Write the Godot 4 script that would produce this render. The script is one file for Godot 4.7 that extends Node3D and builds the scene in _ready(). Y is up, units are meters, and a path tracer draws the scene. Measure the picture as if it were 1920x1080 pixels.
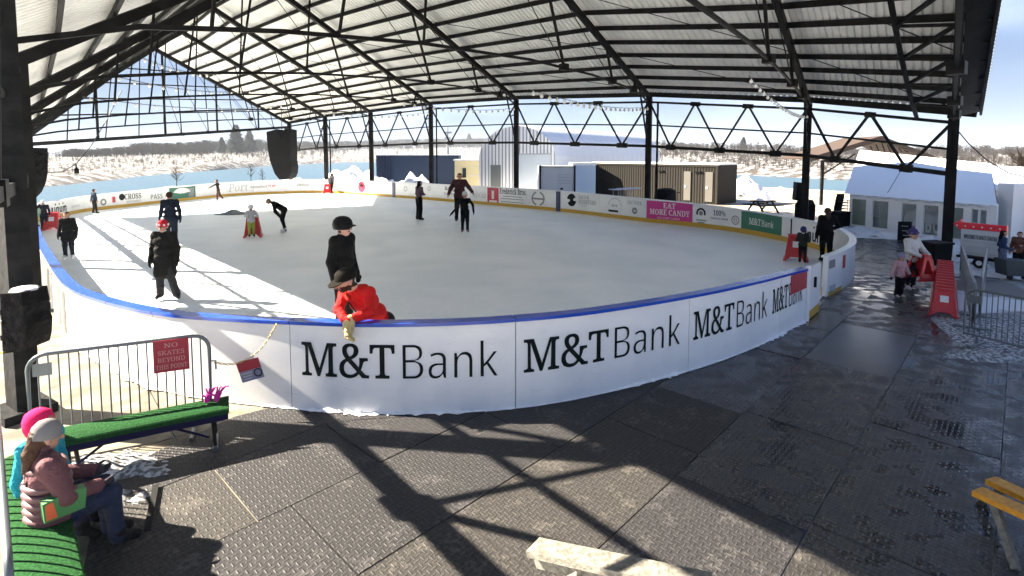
extends Node3D
# An open-sided skating pavilion beside a river, seen from a camera under its near eave.
# Ground positions were surveyed from the photograph: gp(x, y) is the spot on the ground seen at a photo pixel.

const FOCAL := 1000.0
const HORIZON := 290.0
const EYE := 3.15
const PITCH := 4.0

var M := {}
var rng := RandomNumberGenerator.new()
var taken := {}
var shift := 0.0

# ---------------------------------------------------------------- mesh builder
class MB:
	var v := PackedVector3Array()
	var n := PackedVector3Array()
	var uv := PackedVector2Array()
	var c := PackedColorArray()
	var ix := PackedInt32Array()
	var col := Color.WHITE
	var use_col := false

	func vert(p: Vector3, nn: Vector3, t := Vector2.ZERO) -> int:
		v.append(p); n.append(nn); uv.append(t); c.append(col)
		return v.size() - 1
	func tri_i(a: int, b: int, d: int):
		ix.append(a); ix.append(d); ix.append(b)
	func tri(a: Vector3, b: Vector3, d: Vector3):
		var nn := (b - a).cross(d - a).normalized()
		var i := vert(a, nn, Vector2(a.x, a.z)); vert(b, nn, Vector2(b.x, b.z)); vert(d, nn, Vector2(d.x, d.z))
		tri_i(i, i + 1, i + 2)
	func quad(a: Vector3, b: Vector3, d: Vector3, e: Vector3):
		var nn := (b - a).cross(d - a)
		if nn.length_squared() < 1e-14:
			nn = (d - a).cross(e - a)
		nn = nn.normalized()
		var w := (b - a).length(); var h := (e - a).length()
		var i := vert(a, nn, Vector2(0, 0)); vert(b, nn, Vector2(w, 0)); vert(d, nn, Vector2(w, h)); vert(e, nn, Vector2(0, h))
		tri_i(i, i + 1, i + 2); tri_i(i, i + 2, i + 3)
	func box(t: Transform3D, s: Vector3):
		var h := s * 0.5
		var p := []
		for k in 8:
			p.append(t * Vector3(h.x * (1 if k & 1 else -1), h.y * (1 if k & 2 else -1), h.z * (1 if k & 4 else -1)))
		quad(p[4], p[5], p[7], p[6]); quad(p[1], p[0], p[2], p[3])
		quad(p[5], p[1], p[3], p[7]); quad(p[0], p[4], p[6], p[2])
		quad(p[6], p[7], p[3], p[2]); quad(p[0], p[1], p[5], p[4])
	func bx(center: Vector3, s: Vector3, turn := 0.0):
		box(Transform3D(Basis(Vector3.UP, turn), center), s)
	func beam(a: Vector3, b: Vector3, w: float, h: float, up := Vector3.UP):
		var d := b - a
		var z := d.normalized()
		var x := up.cross(z)
		if x.length() < 1e-3: x = Vector3.RIGHT.cross(z)
		x = x.normalized()
		box(Transform3D(Basis(x, z.cross(x), z), (a + b) * 0.5), Vector3(w, h, d.length()))
	func tube(pts: Array, r: float, sides := 6, r2 := -1.0, closed := false):
		if r2 < 0.0: r2 = r
		var m := pts.size()
		var base := v.size()
		var px := Vector3.ZERO
		for i in m:
			var d: Vector3 = (pts[(i + 1) % m] - pts[(i - 1 + m) % m]) if closed else (pts[mini(i + 1, m - 1)] - pts[maxi(i - 1, 0)])
			d = d.normalized()
			var x := px - d * px.dot(d)
			if x.length() < 1e-3:
				x = (Vector3.UP if absf(d.y) < 0.9 else Vector3.RIGHT).cross(d)
			x = x.normalized(); px = x
			var y := d.cross(x)
			var rr := lerpf(r, r2, i / float(maxi(m - 1, 1)))
			for k in sides:
				var a := TAU * k / sides
				var q := x * cos(a) + y * sin(a)
				vert(pts[i] + q * rr, q, Vector2(k / float(sides), i))
		for i in (m if closed else m - 1):
			for k in sides:
				var a0 := base + i * sides + k
				var a1 := base + i * sides + (k + 1) % sides
				var b0 := base + ((i + 1) % m) * sides + k
				var b1 := base + ((i + 1) % m) * sides + (k + 1) % sides
				tri_i(a0, a1, b1); tri_i(a0, b1, b0)
		if not closed:
			for e in [0, m - 1]:
				var nn: Vector3 = (pts[0] - pts[1]).normalized() if e == 0 else (pts[m - 1] - pts[m - 2]).normalized()
				var ci := vert(pts[e], nn)
				for k in sides:
					var p0 := vert(v[base + e * sides + k], nn)
					var p1 := vert(v[base + e * sides + (k + 1) % sides], nn)
					if e == 0: tri_i(ci, p1, p0)
					else: tri_i(ci, p0, p1)
	func lathe(o: Vector3, prof: Array, sides := 10, sx := 1.0, sz := 1.0):
		# prof: Vector2(radius, height) from bottom to top
		var base := v.size()
		var m := prof.size()
		for i in m:
			var d: Vector2 = prof[mini(i + 1, m - 1)] - prof[maxi(i - 1, 0)]
			var nr := Vector2(d.y, -d.x).normalized()
			for k in sides:
				var a := TAU * k / sides
				vert(o + Vector3(cos(a) * prof[i].x * sx, prof[i].y, sin(a) * prof[i].x * sz), Vector3(cos(a) * nr.x, nr.y, sin(a) * nr.x).normalized(), Vector2(k / float(sides), prof[i].y))
		for i in m - 1:
			for k in sides:
				var a0 := base + i * sides + k
				var a1 := base + i * sides + (k + 1) % sides
				tri_i(a0, a0 + sides, a1 + sides); tri_i(a0, a1 + sides, a1)
	func ball(o: Vector3, r: float, sides := 8, sy := 1.0):
		var prof := []
		for i in 7:
			var a := -PI / 2 + PI * i / 6.0
			prof.append(Vector2(maxf(cos(a) * r, 0.0005), sin(a) * r * sy))
		lathe(o, prof, sides)
	func prism(poly: PackedVector2Array, t: Transform3D, depth: float):
		# poly in the local XY plane, extruded to both sides along Z
		if Geometry2D.is_polygon_clockwise(poly): poly.reverse()
		var tr := Geometry2D.triangulate_polygon(poly)
		var h := depth * 0.5
		var z := t.basis.z.normalized()
		for s in [1, -1]:
			var b := v.size()
			for p in poly: vert(t * Vector3(p.x, p.y, h * s), z * s, p)
			for k in range(0, tr.size(), 3):
				var i0 := b + tr[k]; var i1 := b + tr[k + 1]; var i2 := b + tr[k + 2]
				var a := poly[tr[k]]; var ccw := (poly[tr[k + 1]] - a).cross(poly[tr[k + 2]] - a) > 0.0
				if ccw == (s > 0): tri_i(i0, i1, i2)
				else: tri_i(i0, i2, i1)
		for i in poly.size():
			var a := poly[i]; var b2 := poly[(i + 1) % poly.size()]
			quad(t * Vector3(a.x, a.y, -h), t * Vector3(b2.x, b2.y, -h), t * Vector3(b2.x, b2.y, h), t * Vector3(a.x, a.y, h))
	func mesh(m: Material = null) -> ArrayMesh:
		var am := ArrayMesh.new()
		var arr := []
		arr.resize(Mesh.ARRAY_MAX)
		arr[Mesh.ARRAY_VERTEX] = v; arr[Mesh.ARRAY_NORMAL] = n; arr[Mesh.ARRAY_TEX_UV] = uv
		if use_col: arr[Mesh.ARRAY_COLOR] = c
		arr[Mesh.ARRAY_INDEX] = ix
		am.add_surface_from_arrays(Mesh.PRIMITIVE_TRIANGLES, arr)
		if m: am.surface_set_material(0, m)
		return am

# ---------------------------------------------------------------- survey
func ray(px: float, py: float) -> Vector3:
	var d := Vector3((px - 960.0) / FOCAL, (540.0 - py) / FOCAL + shift, -1.0)
	return d.rotated(Vector3.RIGHT, -deg_to_rad(PITCH))
func gp(px: float, py: float, h := 0.0) -> Vector3:
	var d := ray(px, py)
	return Vector3(0, EYE, 0) + d * ((h - EYE) / d.y)
func at(px: float, py: float, depth: float) -> Vector3:
	var d := ray(px, py)
	return Vector3(0, EYE, 0) + d * (depth / -d.z)
func proj(p: Vector3) -> Vector2:
	var q := (p - Vector3(0, EYE, 0)).rotated(Vector3.RIGHT, deg_to_rad(PITCH))
	return Vector2(960.0 + FOCAL * q.x / -q.z, 540.0 - FOCAL * (q.y / -q.z - shift))
# height of the point straight above ground spot g that the photo shows at row py
func up_to(g: Vector3, py: float) -> float:
	var lo := -3.0; var hi := 14.0
	for k in 40:
		var m := (lo + hi) * 0.5
		if proj(Vector3(g.x, m, g.z)).y > py: lo = m
		else: hi = m
	return (lo + hi) * 0.5

# ---------------------------------------------------------------- nodes
func numbered(called: String) -> String:
	var k: int = taken.get(called, 0)
	taken[called] = k + 1
	return called if k == 0 else "%s_%03d" % [called, k]
func tag(o: Node, label: String, category: String, group := ""):
	o.set_meta("label", label); o.set_meta("category", category)
	if group != "": o.set_meta("group", group)
	return o
func thing(called: String, label: String, category: String, pos := Vector3.ZERO, turn := 0.0, group := "") -> Node3D:
	var o := Node3D.new()
	o.name = numbered(called); add_child(o)
	o.position = pos; o.rotation.y = turn
	tag(o, label, category, group)
	return o
func put(called: String, mesh, mat: Material, parent: Node, label := "") -> MeshInstance3D:
	var o := MeshInstance3D.new()
	o.name = called
	o.mesh = mesh.mesh() if mesh is MB else mesh
	if mat: o.material_override = mat
	parent.add_child(o, true)
	if label != "": o.set_meta("label", label)
	return o
func structure(called: String, mesh, mat: Material) -> MeshInstance3D:
	var o := put(numbered(called), mesh, mat, self)
	o.set_meta("kind", "structure")
	return o
func solo(called: String, mesh, mat: Material, label: String, category: String, group := "") -> MeshInstance3D:
	var o := put(numbered(called), mesh, mat, self)
	tag(o, label, category, group)
	return o
func dup(src: Node3D, called: String, pos: Vector3, turn: float, label: String) -> Node3D:
	var r: Node3D = src.duplicate()
	r.name = numbered(called); add_child(r)
	r.position = pos; r.rotation.y = turn
	r.set_meta("label", label)
	return r

# ---------------------------------------------------------------- materials
func lin(r: float, g: float, b: float) -> Color:
	return Color(r, g, b).linear_to_srgb()
func mat(c: Color, rough := 0.7, metal := 0.0) -> StandardMaterial3D:
	var m := StandardMaterial3D.new()
	m.albedo_color = c; m.roughness = rough; m.metallic = metal
	return m
func noise_tex(seed_: int, freq: float, size: int, lo: Color, hi: Color, octaves := 4, lo_at := 0.3, hi_at := 0.7, stretch := Vector2.ONE) -> ImageTexture:
	var fn := FastNoiseLite.new()
	fn.seed = seed_; fn.frequency = freq; fn.fractal_octaves = octaves
	fn.noise_type = FastNoiseLite.TYPE_SIMPLEX_SMOOTH
	var im := fn.get_seamless_image(size, size)
	var data := im.get_data()
	var out := PackedByteArray(); out.resize(size * size * 3)
	for i in size * size:
		var t := clampf((data[i] / 255.0 - lo_at) / (hi_at - lo_at), 0.0, 1.0)
		var c := lo.lerp(hi, t)
		out[i * 3] = int(c.r * 255.0); out[i * 3 + 1] = int(c.g * 255.0); out[i * 3 + 2] = int(c.b * 255.0)
	var img := Image.create_from_data(size, size, false, Image.FORMAT_RGB8, out)
	img.generate_mipmaps()
	return ImageTexture.create_from_image(img)
# a noise ground scored with thin strokes: skate cuts, scuffs
func scored_tex(seed_: int, size: int, lo: Color, hi: Color, strokes: int, length: Vector2, bend: float, ink: Color, strength: float, flat := false) -> ImageTexture:
	var base := noise_tex(seed_, 3.0 / size, size, lo, hi, 6, 0.25, 0.75).get_image()
	base.clear_mipmaps()
	var r := RandomNumberGenerator.new(); r.seed = seed_
	for k in strokes:
		var p := Vector2(r.randf(), r.randf()) * size
		var an := r.randf() * TAU
		if flat: an = r.randfn(0.0, 0.25) + (PI if r.randf() < 0.5 else 0.0)
		var cv := r.randf_range(-bend, bend)
		var n := int(r.randf_range(length.x, length.y))
		var s := strength * r.randf_range(0.3, 1.0)
		for j in n:
			p += Vector2(cos(an), sin(an)); an += cv
			var x := posmod(int(p.x), size); var y := posmod(int(p.y), size)
			base.set_pixel(x, y, base.get_pixel(x, y).lerp(ink, s))
	base.generate_mipmaps()
	return ImageTexture.create_from_image(base)
func tri_mat(tex: Texture2D, scale: float, rough := 0.8, bump: Texture2D = null, bump_cm := 0.0) -> StandardMaterial3D:
	var m := StandardMaterial3D.new()
	m.albedo_texture = tex
	m.uv1_triplanar = true; m.uv1_world_triplanar = true
	m.uv1_scale = Vector3.ONE * scale
	m.roughness = rough
	if bump:
		m.heightmap_enabled = true; m.heightmap_texture = bump; m.heightmap_scale = bump_cm
	return m
func make_materials():
	M.bump = noise_tex(11, 0.02, 256, Color.BLACK, Color.WHITE, 5, 0.2, 0.8)
	M.grain = noise_tex(12, 0.06, 256, Color.BLACK, Color.WHITE, 4, 0.25, 0.75)
	M.steel = tri_mat(noise_tex(1, 0.02, 128, lin(0.005, 0.005, 0.005), lin(0.013, 0.0125, 0.012)), 0.6, 0.55)
	M.steel_light = tri_mat(noise_tex(2, 0.03, 128, lin(0.16, 0.16, 0.16), lin(0.3, 0.3, 0.3)), 0.8, 0.5)
	M.pole = tri_mat(noise_tex(3, 0.02, 128, lin(0.008, 0.009, 0.01), lin(0.022, 0.022, 0.023)), 1.1, 0.75, M.bump, 0.6)
	M.deck = tri_mat(noise_tex(4, 0.012, 256, lin(0.74, 0.75, 0.71), lin(0.88, 0.88, 0.84), 4), 0.25, 0.5)
	M.board = tri_mat(scored_tex(5, 1024, lin(0.7, 0.72, 0.75), lin(0.8, 0.81, 0.82), 240, Vector2(8, 70), 0.02, lin(0.3, 0.3, 0.31), 0.5, true), 0.33, 0.3)
	M.board_old = tri_mat(noise_tex(6, 0.02, 256, lin(0.66, 0.65, 0.6), lin(0.8, 0.8, 0.78), 5), 0.5, 0.4)
	M.cap_blue = mat(lin(0.006, 0.055, 0.4), 0.2)
	M.kick = mat(lin(0.5, 0.3, 0.02), 0.4)
	M.ice = tri_mat(scored_tex(7, 1024, lin(0.72, 0.78, 0.82), lin(0.83, 0.87, 0.9), 2200, Vector2(60, 420), 0.012, lin(0.9, 0.91, 0.92), 0.5), 0.1, 0.5, M.grain, 0.25)
	M.concrete = tri_mat(noise_tex(8, 0.012, 512, lin(0.1, 0.085, 0.06), lin(0.22, 0.193, 0.14), 6, 0.25, 0.7), 0.3, 0.85, M.bump, 0.5)
	M.asphalt = tri_mat(noise_tex(9, 0.01, 512, lin(0.035, 0.036, 0.038), lin(0.1, 0.1, 0.1), 6, 0.3, 0.75), 0.22, 0.45, M.grain, 0.8)
	M.dirt_ground = tri_mat(noise_tex(10, 0.012, 512, lin(0.2, 0.16, 0.11), lin(0.4, 0.37, 0.32), 6, 0.3, 0.65), 0.1, 0.9, M.bump, 2.0)
	M.yard = tri_mat(noise_tex(22, 0.012, 512, lin(0.2, 0.19, 0.17), lin(0.74, 0.74, 0.74), 6, 0.35, 0.55), 0.06, 0.85)
	M.snow = tri_mat(noise_tex(13, 0.02, 256, lin(0.7, 0.71, 0.74), lin(0.86, 0.87, 0.88), 5), 0.5, 0.75, M.bump, 3.0)
	M.snow_dirty = tri_mat(noise_tex(14, 0.03, 512, lin(0.09, 0.09, 0.09), lin(0.5, 0.52, 0.55), 6, 0.36, 0.62), 0.8, 0.85, M.bump, 0.4)
	M.shore = tri_mat(noise_tex(15, 0.02, 512, lin(0.04, 0.03, 0.023), lin(0.36, 0.36, 0.36), 6, 0.46, 0.6), 0.03, 0.9)
	M.water = mat(lin(0.05, 0.098, 0.128), 0.3)
	var wb := noise_tex(16, 0.05, 256, Color.BLACK, Color.WHITE, 4)
	M.water.uv1_triplanar = true; M.water.uv1_world_triplanar = true; M.water.uv1_scale = Vector3.ONE * 0.12
	M.water.heightmap_enabled = true; M.water.heightmap_texture = wb; M.water.heightmap_scale = 6.0
	M.black = mat(lin(0.006, 0.006, 0.007), 0.6)
	M.rubber = mat(lin(0.018, 0.018, 0.018), 0.8)
	M.white = mat(lin(0.78, 0.78, 0.78), 0.5)
	M.white_paint = mat(lin(0.74, 0.75, 0.76), 0.35)
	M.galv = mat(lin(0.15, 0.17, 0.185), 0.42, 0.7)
	M.red = mat(lin(0.5, 0.012, 0.02), 0.32)
	M.red_sign = mat(lin(0.3, 0.012, 0.03), 0.5)
	M.ink = mat(lin(0.003, 0.008, 0.009), 0.5)
	M.ink_grey = mat(lin(0.2, 0.21, 0.22), 0.6)
	M.ink_pale = mat(lin(0.42, 0.43, 0.45), 0.6)
	M.navy = mat(lin(0.01, 0.018, 0.09), 0.4)
	M.print_white = mat(lin(0.75, 0.75, 0.75), 0.6)
	M.green_ad = mat(lin(0.008, 0.14, 0.085), 0.45)
	M.pink_ad = mat(lin(0.55, 0.02, 0.24), 0.45)
	M.red_ad = mat(lin(0.48, 0.01, 0.05), 0.45)
	M.sage = mat(lin(0.16, 0.3, 0.22), 0.5)
	M.bench_green = tri_mat(noise_tex(17, 0.08, 256, lin(0.006, 0.035, 0.009), lin(0.018, 0.085, 0.022), 5), 2.0, 0.95, M.grain, 0.08)
	M.wood = tri_mat(noise_tex(18, 0.05, 128, lin(0.09, 0.085, 0.07), lin(0.2, 0.185, 0.155)), 2.5, 0.85, M.grain, 0.3)
	M.wood_yellow = tri_mat(noise_tex(19, 0.04, 128, lin(0.5, 0.2, 0.008), lin(0.62, 0.29, 0.012)), 3.0, 0.5)
	M.chain = mat(lin(0.5, 0.38, 0.14), 0.35, 0.8)
	M.glass_dark = mat(lin(0.03, 0.035, 0.04), 0.08)
	M.bulb = mat(lin(0.75, 0.75, 0.72), 0.15)
	M.cable = mat(lin(0.03, 0.03, 0.03), 0.6)
	M.bark = mat(lin(0.04, 0.03, 0.024), 0.95)
	M.pine = mat(lin(0.018, 0.03, 0.018), 0.95)
	M.person = mat(Color.WHITE, 0.8)
	M.person.vertex_color_use_as_albedo = true
	M.cloth = tri_mat(noise_tex(20, 0.04, 128, lin(0.003, 0.003, 0.0035), lin(0.009, 0.009, 0.01)), 1.2, 0.8, M.bump, 2.0)
	M.quilt = mat(lin(0.13, 0.062, 0.068), 0.6)
	M.navy_steel = mat(lin(0.006, 0.006, 0.04), 0.45)
	M.glass_pane = mat(Color(0.75, 0.8, 0.8, 0.18), 0.05)
	M.glass_pane.transparency = BaseMaterial3D.TRANSPARENCY_ALPHA
	M.person.metallic_specular = 0.25
	M.person.uv1_triplanar = true; M.person.uv1_scale = Vector3.ONE * 3.0
	M.person.heightmap_enabled = true; M.person.heightmap_texture = M.bump; M.person.heightmap_scale = 1.2
	for q in ["steel", "pole", "black", "cloth", "rubber", "navy_steel", "bench_green", "ink", "bark", "pine"]: M[q].metallic_specular = 0.22
	M.blade = mat(lin(0.5, 0.52, 0.54), 0.3, 0.9)

# ---------------------------------------------------------------- lettering
var fonts := {}
func font(kind: String) -> Font:
	if fonts.has(kind): return fonts[kind]
	var f := SystemFont.new()
	f.font_names = PackedStringArray(["Droid Serif" if kind.begins_with("serif") else "Droid Sans"])
	if kind.ends_with("bold"): f.font_weight = 700
	var r: Font = f
	if kind == "sans_thin" or kind == "serif_black":
		var fv := FontVariation.new()
		fv.base_font = f
		fv.variation_embolden = -0.4 if kind == "sans_thin" else 0.3
		r = fv
	fonts[kind] = r
	return r
# flat letters, triangles only: verts in the XY plane, left edge at x = 0, baseline at y = 0, capital height 1
var glyph_cache := {}
func letters(s: String, kind: String) -> Dictionary:
	var key := s + "|" + kind
	if glyph_cache.has(key): return glyph_cache[key]
	var tm := TextMesh.new()
	tm.text = s; tm.font = font(kind); tm.font_size = 64; tm.pixel_size = 0.01; tm.depth = 0.0; tm.curve_step = 2.0
	var arr := tm.get_mesh_arrays()
	var vs: PackedVector3Array = arr[Mesh.ARRAY_VERTEX]
	var ids: PackedInt32Array = arr[Mesh.ARRAY_INDEX] if arr[Mesh.ARRAY_INDEX] != null else PackedInt32Array(range(vs.size()))
	var lo := Vector2(1e9, 1e9); var hi := Vector2(-1e9, -1e9)
	for p in vs:
		lo = lo.min(Vector2(p.x, p.y)); hi = hi.max(Vector2(p.x, p.y))
	var out := PackedVector2Array()
	for i in ids: out.append(Vector2(vs[i].x - lo.x, vs[i].y - lo.y) / (hi.y - lo.y))
	var d := {"t": out, "w": (hi.x - lo.x) / (hi.y - lo.y)}
	glyph_cache[key] = d
	return d
# letters laid on a flat face: t maps XY to the face (z outward)
func write_flat(mb: MB, s: String, kind: String, t: Transform3D, x0: float, y0: float, h: float, w := -1.0):
	var L := letters(s, kind)
	var kx: float = h if w < 0.0 else w / L.w
	var nn := t.basis.z.normalized()
	var pts: PackedVector2Array = L.t
	for k in range(0, pts.size(), 3):
		var b := mb.v.size()
		for j in 3:
			mb.vert(t * Vector3(x0 + pts[k + j].x * kx, y0 + pts[k + j].y * h, 0), nn)
		var ccw := (pts[k + 1] - pts[k]).cross(pts[k + 2] - pts[k]) > 0.0
		if ccw: mb.tri_i(b, b + 1, b + 2)
		else: mb.tri_i(b, b + 2, b + 1)

# ---------------------------------------------------------------- scene
func _ready():
	rng.seed = 4711
	var p := deg_to_rad(PITCH)
	shift = tan(p) - (540.0 - HORIZON) / FOCAL
	# camera
	var cam := Camera3D.new()
	cam.name = "camera"
	cam.projection = Camera3D.PROJECTION_FRUSTUM
	cam.near = 0.1; cam.far = 4000.0
	cam.size = 0.1 * 1080.0 / FOCAL
	cam.frustum_offset = Vector2(0, shift * 0.1)
	cam.position = Vector3(0, EYE, 0); cam.rotation.x = -p
	add_child(cam); cam.current = true
	# sky, exposure
	var env := Environment.new()
	env.background_mode = Environment.BG_SKY
	var sm := ProceduralSkyMaterial.new()
	sm.sky_top_color = Color(0.28, 0.42, 0.63); sm.sky_horizon_color = Color(0.66, 0.73, 0.79)
	sm.sky_curve = 0.1
	sm.ground_horizon_color = Color(0.8, 0.87, 0.93); sm.ground_bottom_color = Color(0.5, 0.52, 0.54)
	sm.sky_cover = cloud_cover(); sm.sky_cover_modulate = Color(1, 1, 1, 0.55)
	sm.sun_angle_max = 12.0
	env.sky = Sky.new(); env.sky.sky_material = sm
	env.background_energy_multiplier = 0.25
	env.tonemap_mode = Environment.TONE_MAPPER_LINEAR
	env.tonemap_exposure = 7.2
	env.sdfgi_enabled = true; env.ssao_enabled = true; env.ssil_enabled = true
	env.fog_enabled = true; env.fog_density = 0.00035; env.fog_light_color = Color(0.86, 0.9, 0.95)
	var we := WorldEnvironment.new()
	we.name = "world_environment"; we.environment = env; add_child(we)
	# sun
	var sun := DirectionalLight3D.new()
	sun.name = "sun"
	sun.light_energy = 1.6; sun.light_angular_distance = 0.53; sun.light_color = Color(1.0, 0.95, 0.87)
	sun.shadow_enabled = true
	add_child(sun)
	sun.look_at_from_position(Vector3.ZERO, Vector3(0.82, -0.56, 0.107))

	make_materials()
	survey_rink()
	build_ground()
	build_far_shore()
	build_pavilion()
	build_rink()
	build_walkway()
	build_yard()
	build_near_things()
	build_right_things()
	build_people()

func cloud_cover() -> ImageTexture:
	var w := 512; var h := 256
	var fn := FastNoiseLite.new()
	fn.seed = 5; fn.frequency = 1.0; fn.fractal_octaves = 5
	var img := Image.create(w, h, false, Image.FORMAT_RGBA8)
	for y in h:
		var el := PI / 2 - PI * (y + 0.5) / h
		for x in w:
			if el < -0.05:
				img.set_pixel(x, y, Color(0, 0, 0, 0)); continue
			var az := TAU * x / w
			var d := Vector3(cos(az) * cos(el), sin(el), sin(az) * cos(el))
			var q := Vector3(d.x, d.y * 4.0, d.z) * 1.4
			var a := clampf((fn.get_noise_3dv(q) + 0.12) * 1.7, 0.0, 1.0)
			img.set_pixel(x, y, Color(0.72, 0.74, 0.77, a * a * (3.0 - 2.0 * a)))
	return ImageTexture.create_from_image(img)

# ---------------------------------------------------------------- the rink's outline
var rim := []          # Vector3 samples round the boards, from the near gate post leftwards to the far gate post
var rim_s := []        # running length at each sample
var rim_h := []        # board height
var rim_px := []       # photo column of each sample
var far_from := 0      # sample where the boards start to show their inner face
func survey_rink():
	var cp := [[1508,600,1.0],[1470,621,1.05],[1400,655,1.1],[1285,695,1.12],[1100,742,1.13],[965,764,1.14],[850,772,1.13],[700,774,1.12],[557,765,1.11],[433,752,1.09],[337,737,1.07],[260,714,1.05],[193,680,1.0],[147,648,0.96],[112,590,0.9],[80,515,0.86],[65,462,0.84],[58,436,0.83],[62,420,0.82],[78,413,0.82],[100,410,0.83],[157,398,0.86],[233,389,0.92],[333,378,0.99],[433,368,1.05],[530,363,1.1],[610,362,1.12],[680,366,1.13],[740,370,1.14],[888,382,1.15],[1052,397,1.15],[1208,416,1.1],[1299,425,1.03],[1390,437,0.95],[1471,453,0.92],[1533,468,0.9],[1572,483,0.9],[1594,503,0.9],[1597,518,0.9],[1588,531,0.9],[1568,545,0.9],[1545,556,0.9]]
	var g := []
	for c in cp: g.append(gp(c[0], c[1]))
	var s := 0.0
	for i in cp.size() - 1:
		var p0: Vector3 = g[maxi(i - 1, 0)]; var p1: Vector3 = g[i]; var p2: Vector3 = g[i + 1]; var p3: Vector3 = g[mini(i + 2, cp.size() - 1)]
		# centripetal-ish: scale tangents to the segment length
		var l := p1.distance_to(p2)
		var t1 := (p2 - p0).normalized() * l; var t2 := (p3 - p1).normalized() * l
		var nseg := maxi(3, int(ceil(l / 0.3)))
		for k in nseg:
			var t := k / float(nseg)
			var t_2 := t * t; var t_3 := t_2 * t
			var q := p1 * (2 * t_3 - 3 * t_2 + 1) + t1 * (t_3 - 2 * t_2 + t) + p2 * (-2 * t_3 + 3 * t_2) + t2 * (t_3 - t_2)
			rim.append(q); rim_h.append(lerpf(cp[i][2], cp[i + 1][2], t))
		if cp[i + 1][0] == 62: far_from = rim.size()
	rim.append(g[-1]); rim_h.append(cp[-1][2])
	rim_s.append(0.0); rim_px.append(proj(rim[0]).x)
	for i in range(1, rim.size()):
		s += rim[i].distance_to(rim[i - 1])
		rim_s.append(s); rim_px.append(proj(rim[i]).x)
func rim_index(s: float) -> int:
	var lo := 0; var hi := rim_s.size() - 2
	while lo < hi:
		var m := (lo + hi + 1) / 2
		if rim_s[m] <= s: lo = m
		else: hi = m - 1
	return lo
func rim_at(s: float) -> Vector3:
	var i := rim_index(s)
	return rim[i].lerp(rim[i + 1], (s - rim_s[i]) / maxf(rim_s[i + 1] - rim_s[i], 1e-6))
func rim_high(s: float) -> float:
	var i := rim_index(s)
	return lerpf(rim_h[i], rim_h[i + 1], clampf((s - rim_s[i]) / maxf(rim_s[i + 1] - rim_s[i], 1e-6), 0, 1))
func rim_out(s: float) -> Vector3:
	# outward, away from the ice
	var d := rim_at(minf(s + 0.25, rim_s[-1])) - rim_at(maxf(s - 0.25, 0.0))
	return Vector3(d.z, 0, -d.x).normalized()
# running length where the far (or near) boards cross a photo column
func s_of(px: float, far: bool) -> float:
	var a := far_from if far else 0
	var b := rim.size() - 1 if far else far_from
	var best := a; var bd := 1e9
	for i in range(a, b):
		if far and i > a + 20 and rim_px[i] < rim_px[i - 1]: break
		var d := absf(rim_px[i] - px)
		if d < bd: bd = d; best = i
	var j := best + 1 if best + 1 < rim.size() else best - 1
	var t := clampf((px - rim_px[best]) / (rim_px[j] - rim_px[best] + 1e-6), -1.0, 1.0)
	return lerpf(rim_s[best], rim_s[j], t)
func rim_poly(offset: float, step := 1) -> PackedVector2Array:
	var o := PackedVector2Array()
	for i in range(0, rim.size(), step):
		var q: Vector3 = rim[i] + rim_out(rim_s[i]) * offset
		o.append(Vector2(q.x, q.z))
	return o
# a sheet on the ground
func sheet(poly: PackedVector2Array, y: float) -> MB:
	var mb := MB.new()
	var tr := Geometry2D.triangulate_polygon(poly)
	for q in poly: mb.vert(Vector3(q.x, y, q.y), Vector3.UP, q)
	for k in range(0, tr.size(), 3):
		var a := poly[tr[k]]
		if (poly[tr[k + 1]] - a).cross(poly[tr[k + 2]] - a) > 0.0: mb.tri_i(tr[k], tr[k + 2], tr[k + 1])
		else: mb.tri_i(tr[k], tr[k + 1], tr[k + 2])
	return mb
func px_poly(pts: Array) -> PackedVector2Array:
	var o := PackedVector2Array()
	for q in pts:
		var g := gp(q[0], q[1]); o.append(Vector2(g.x, g.z))
	return o

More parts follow.
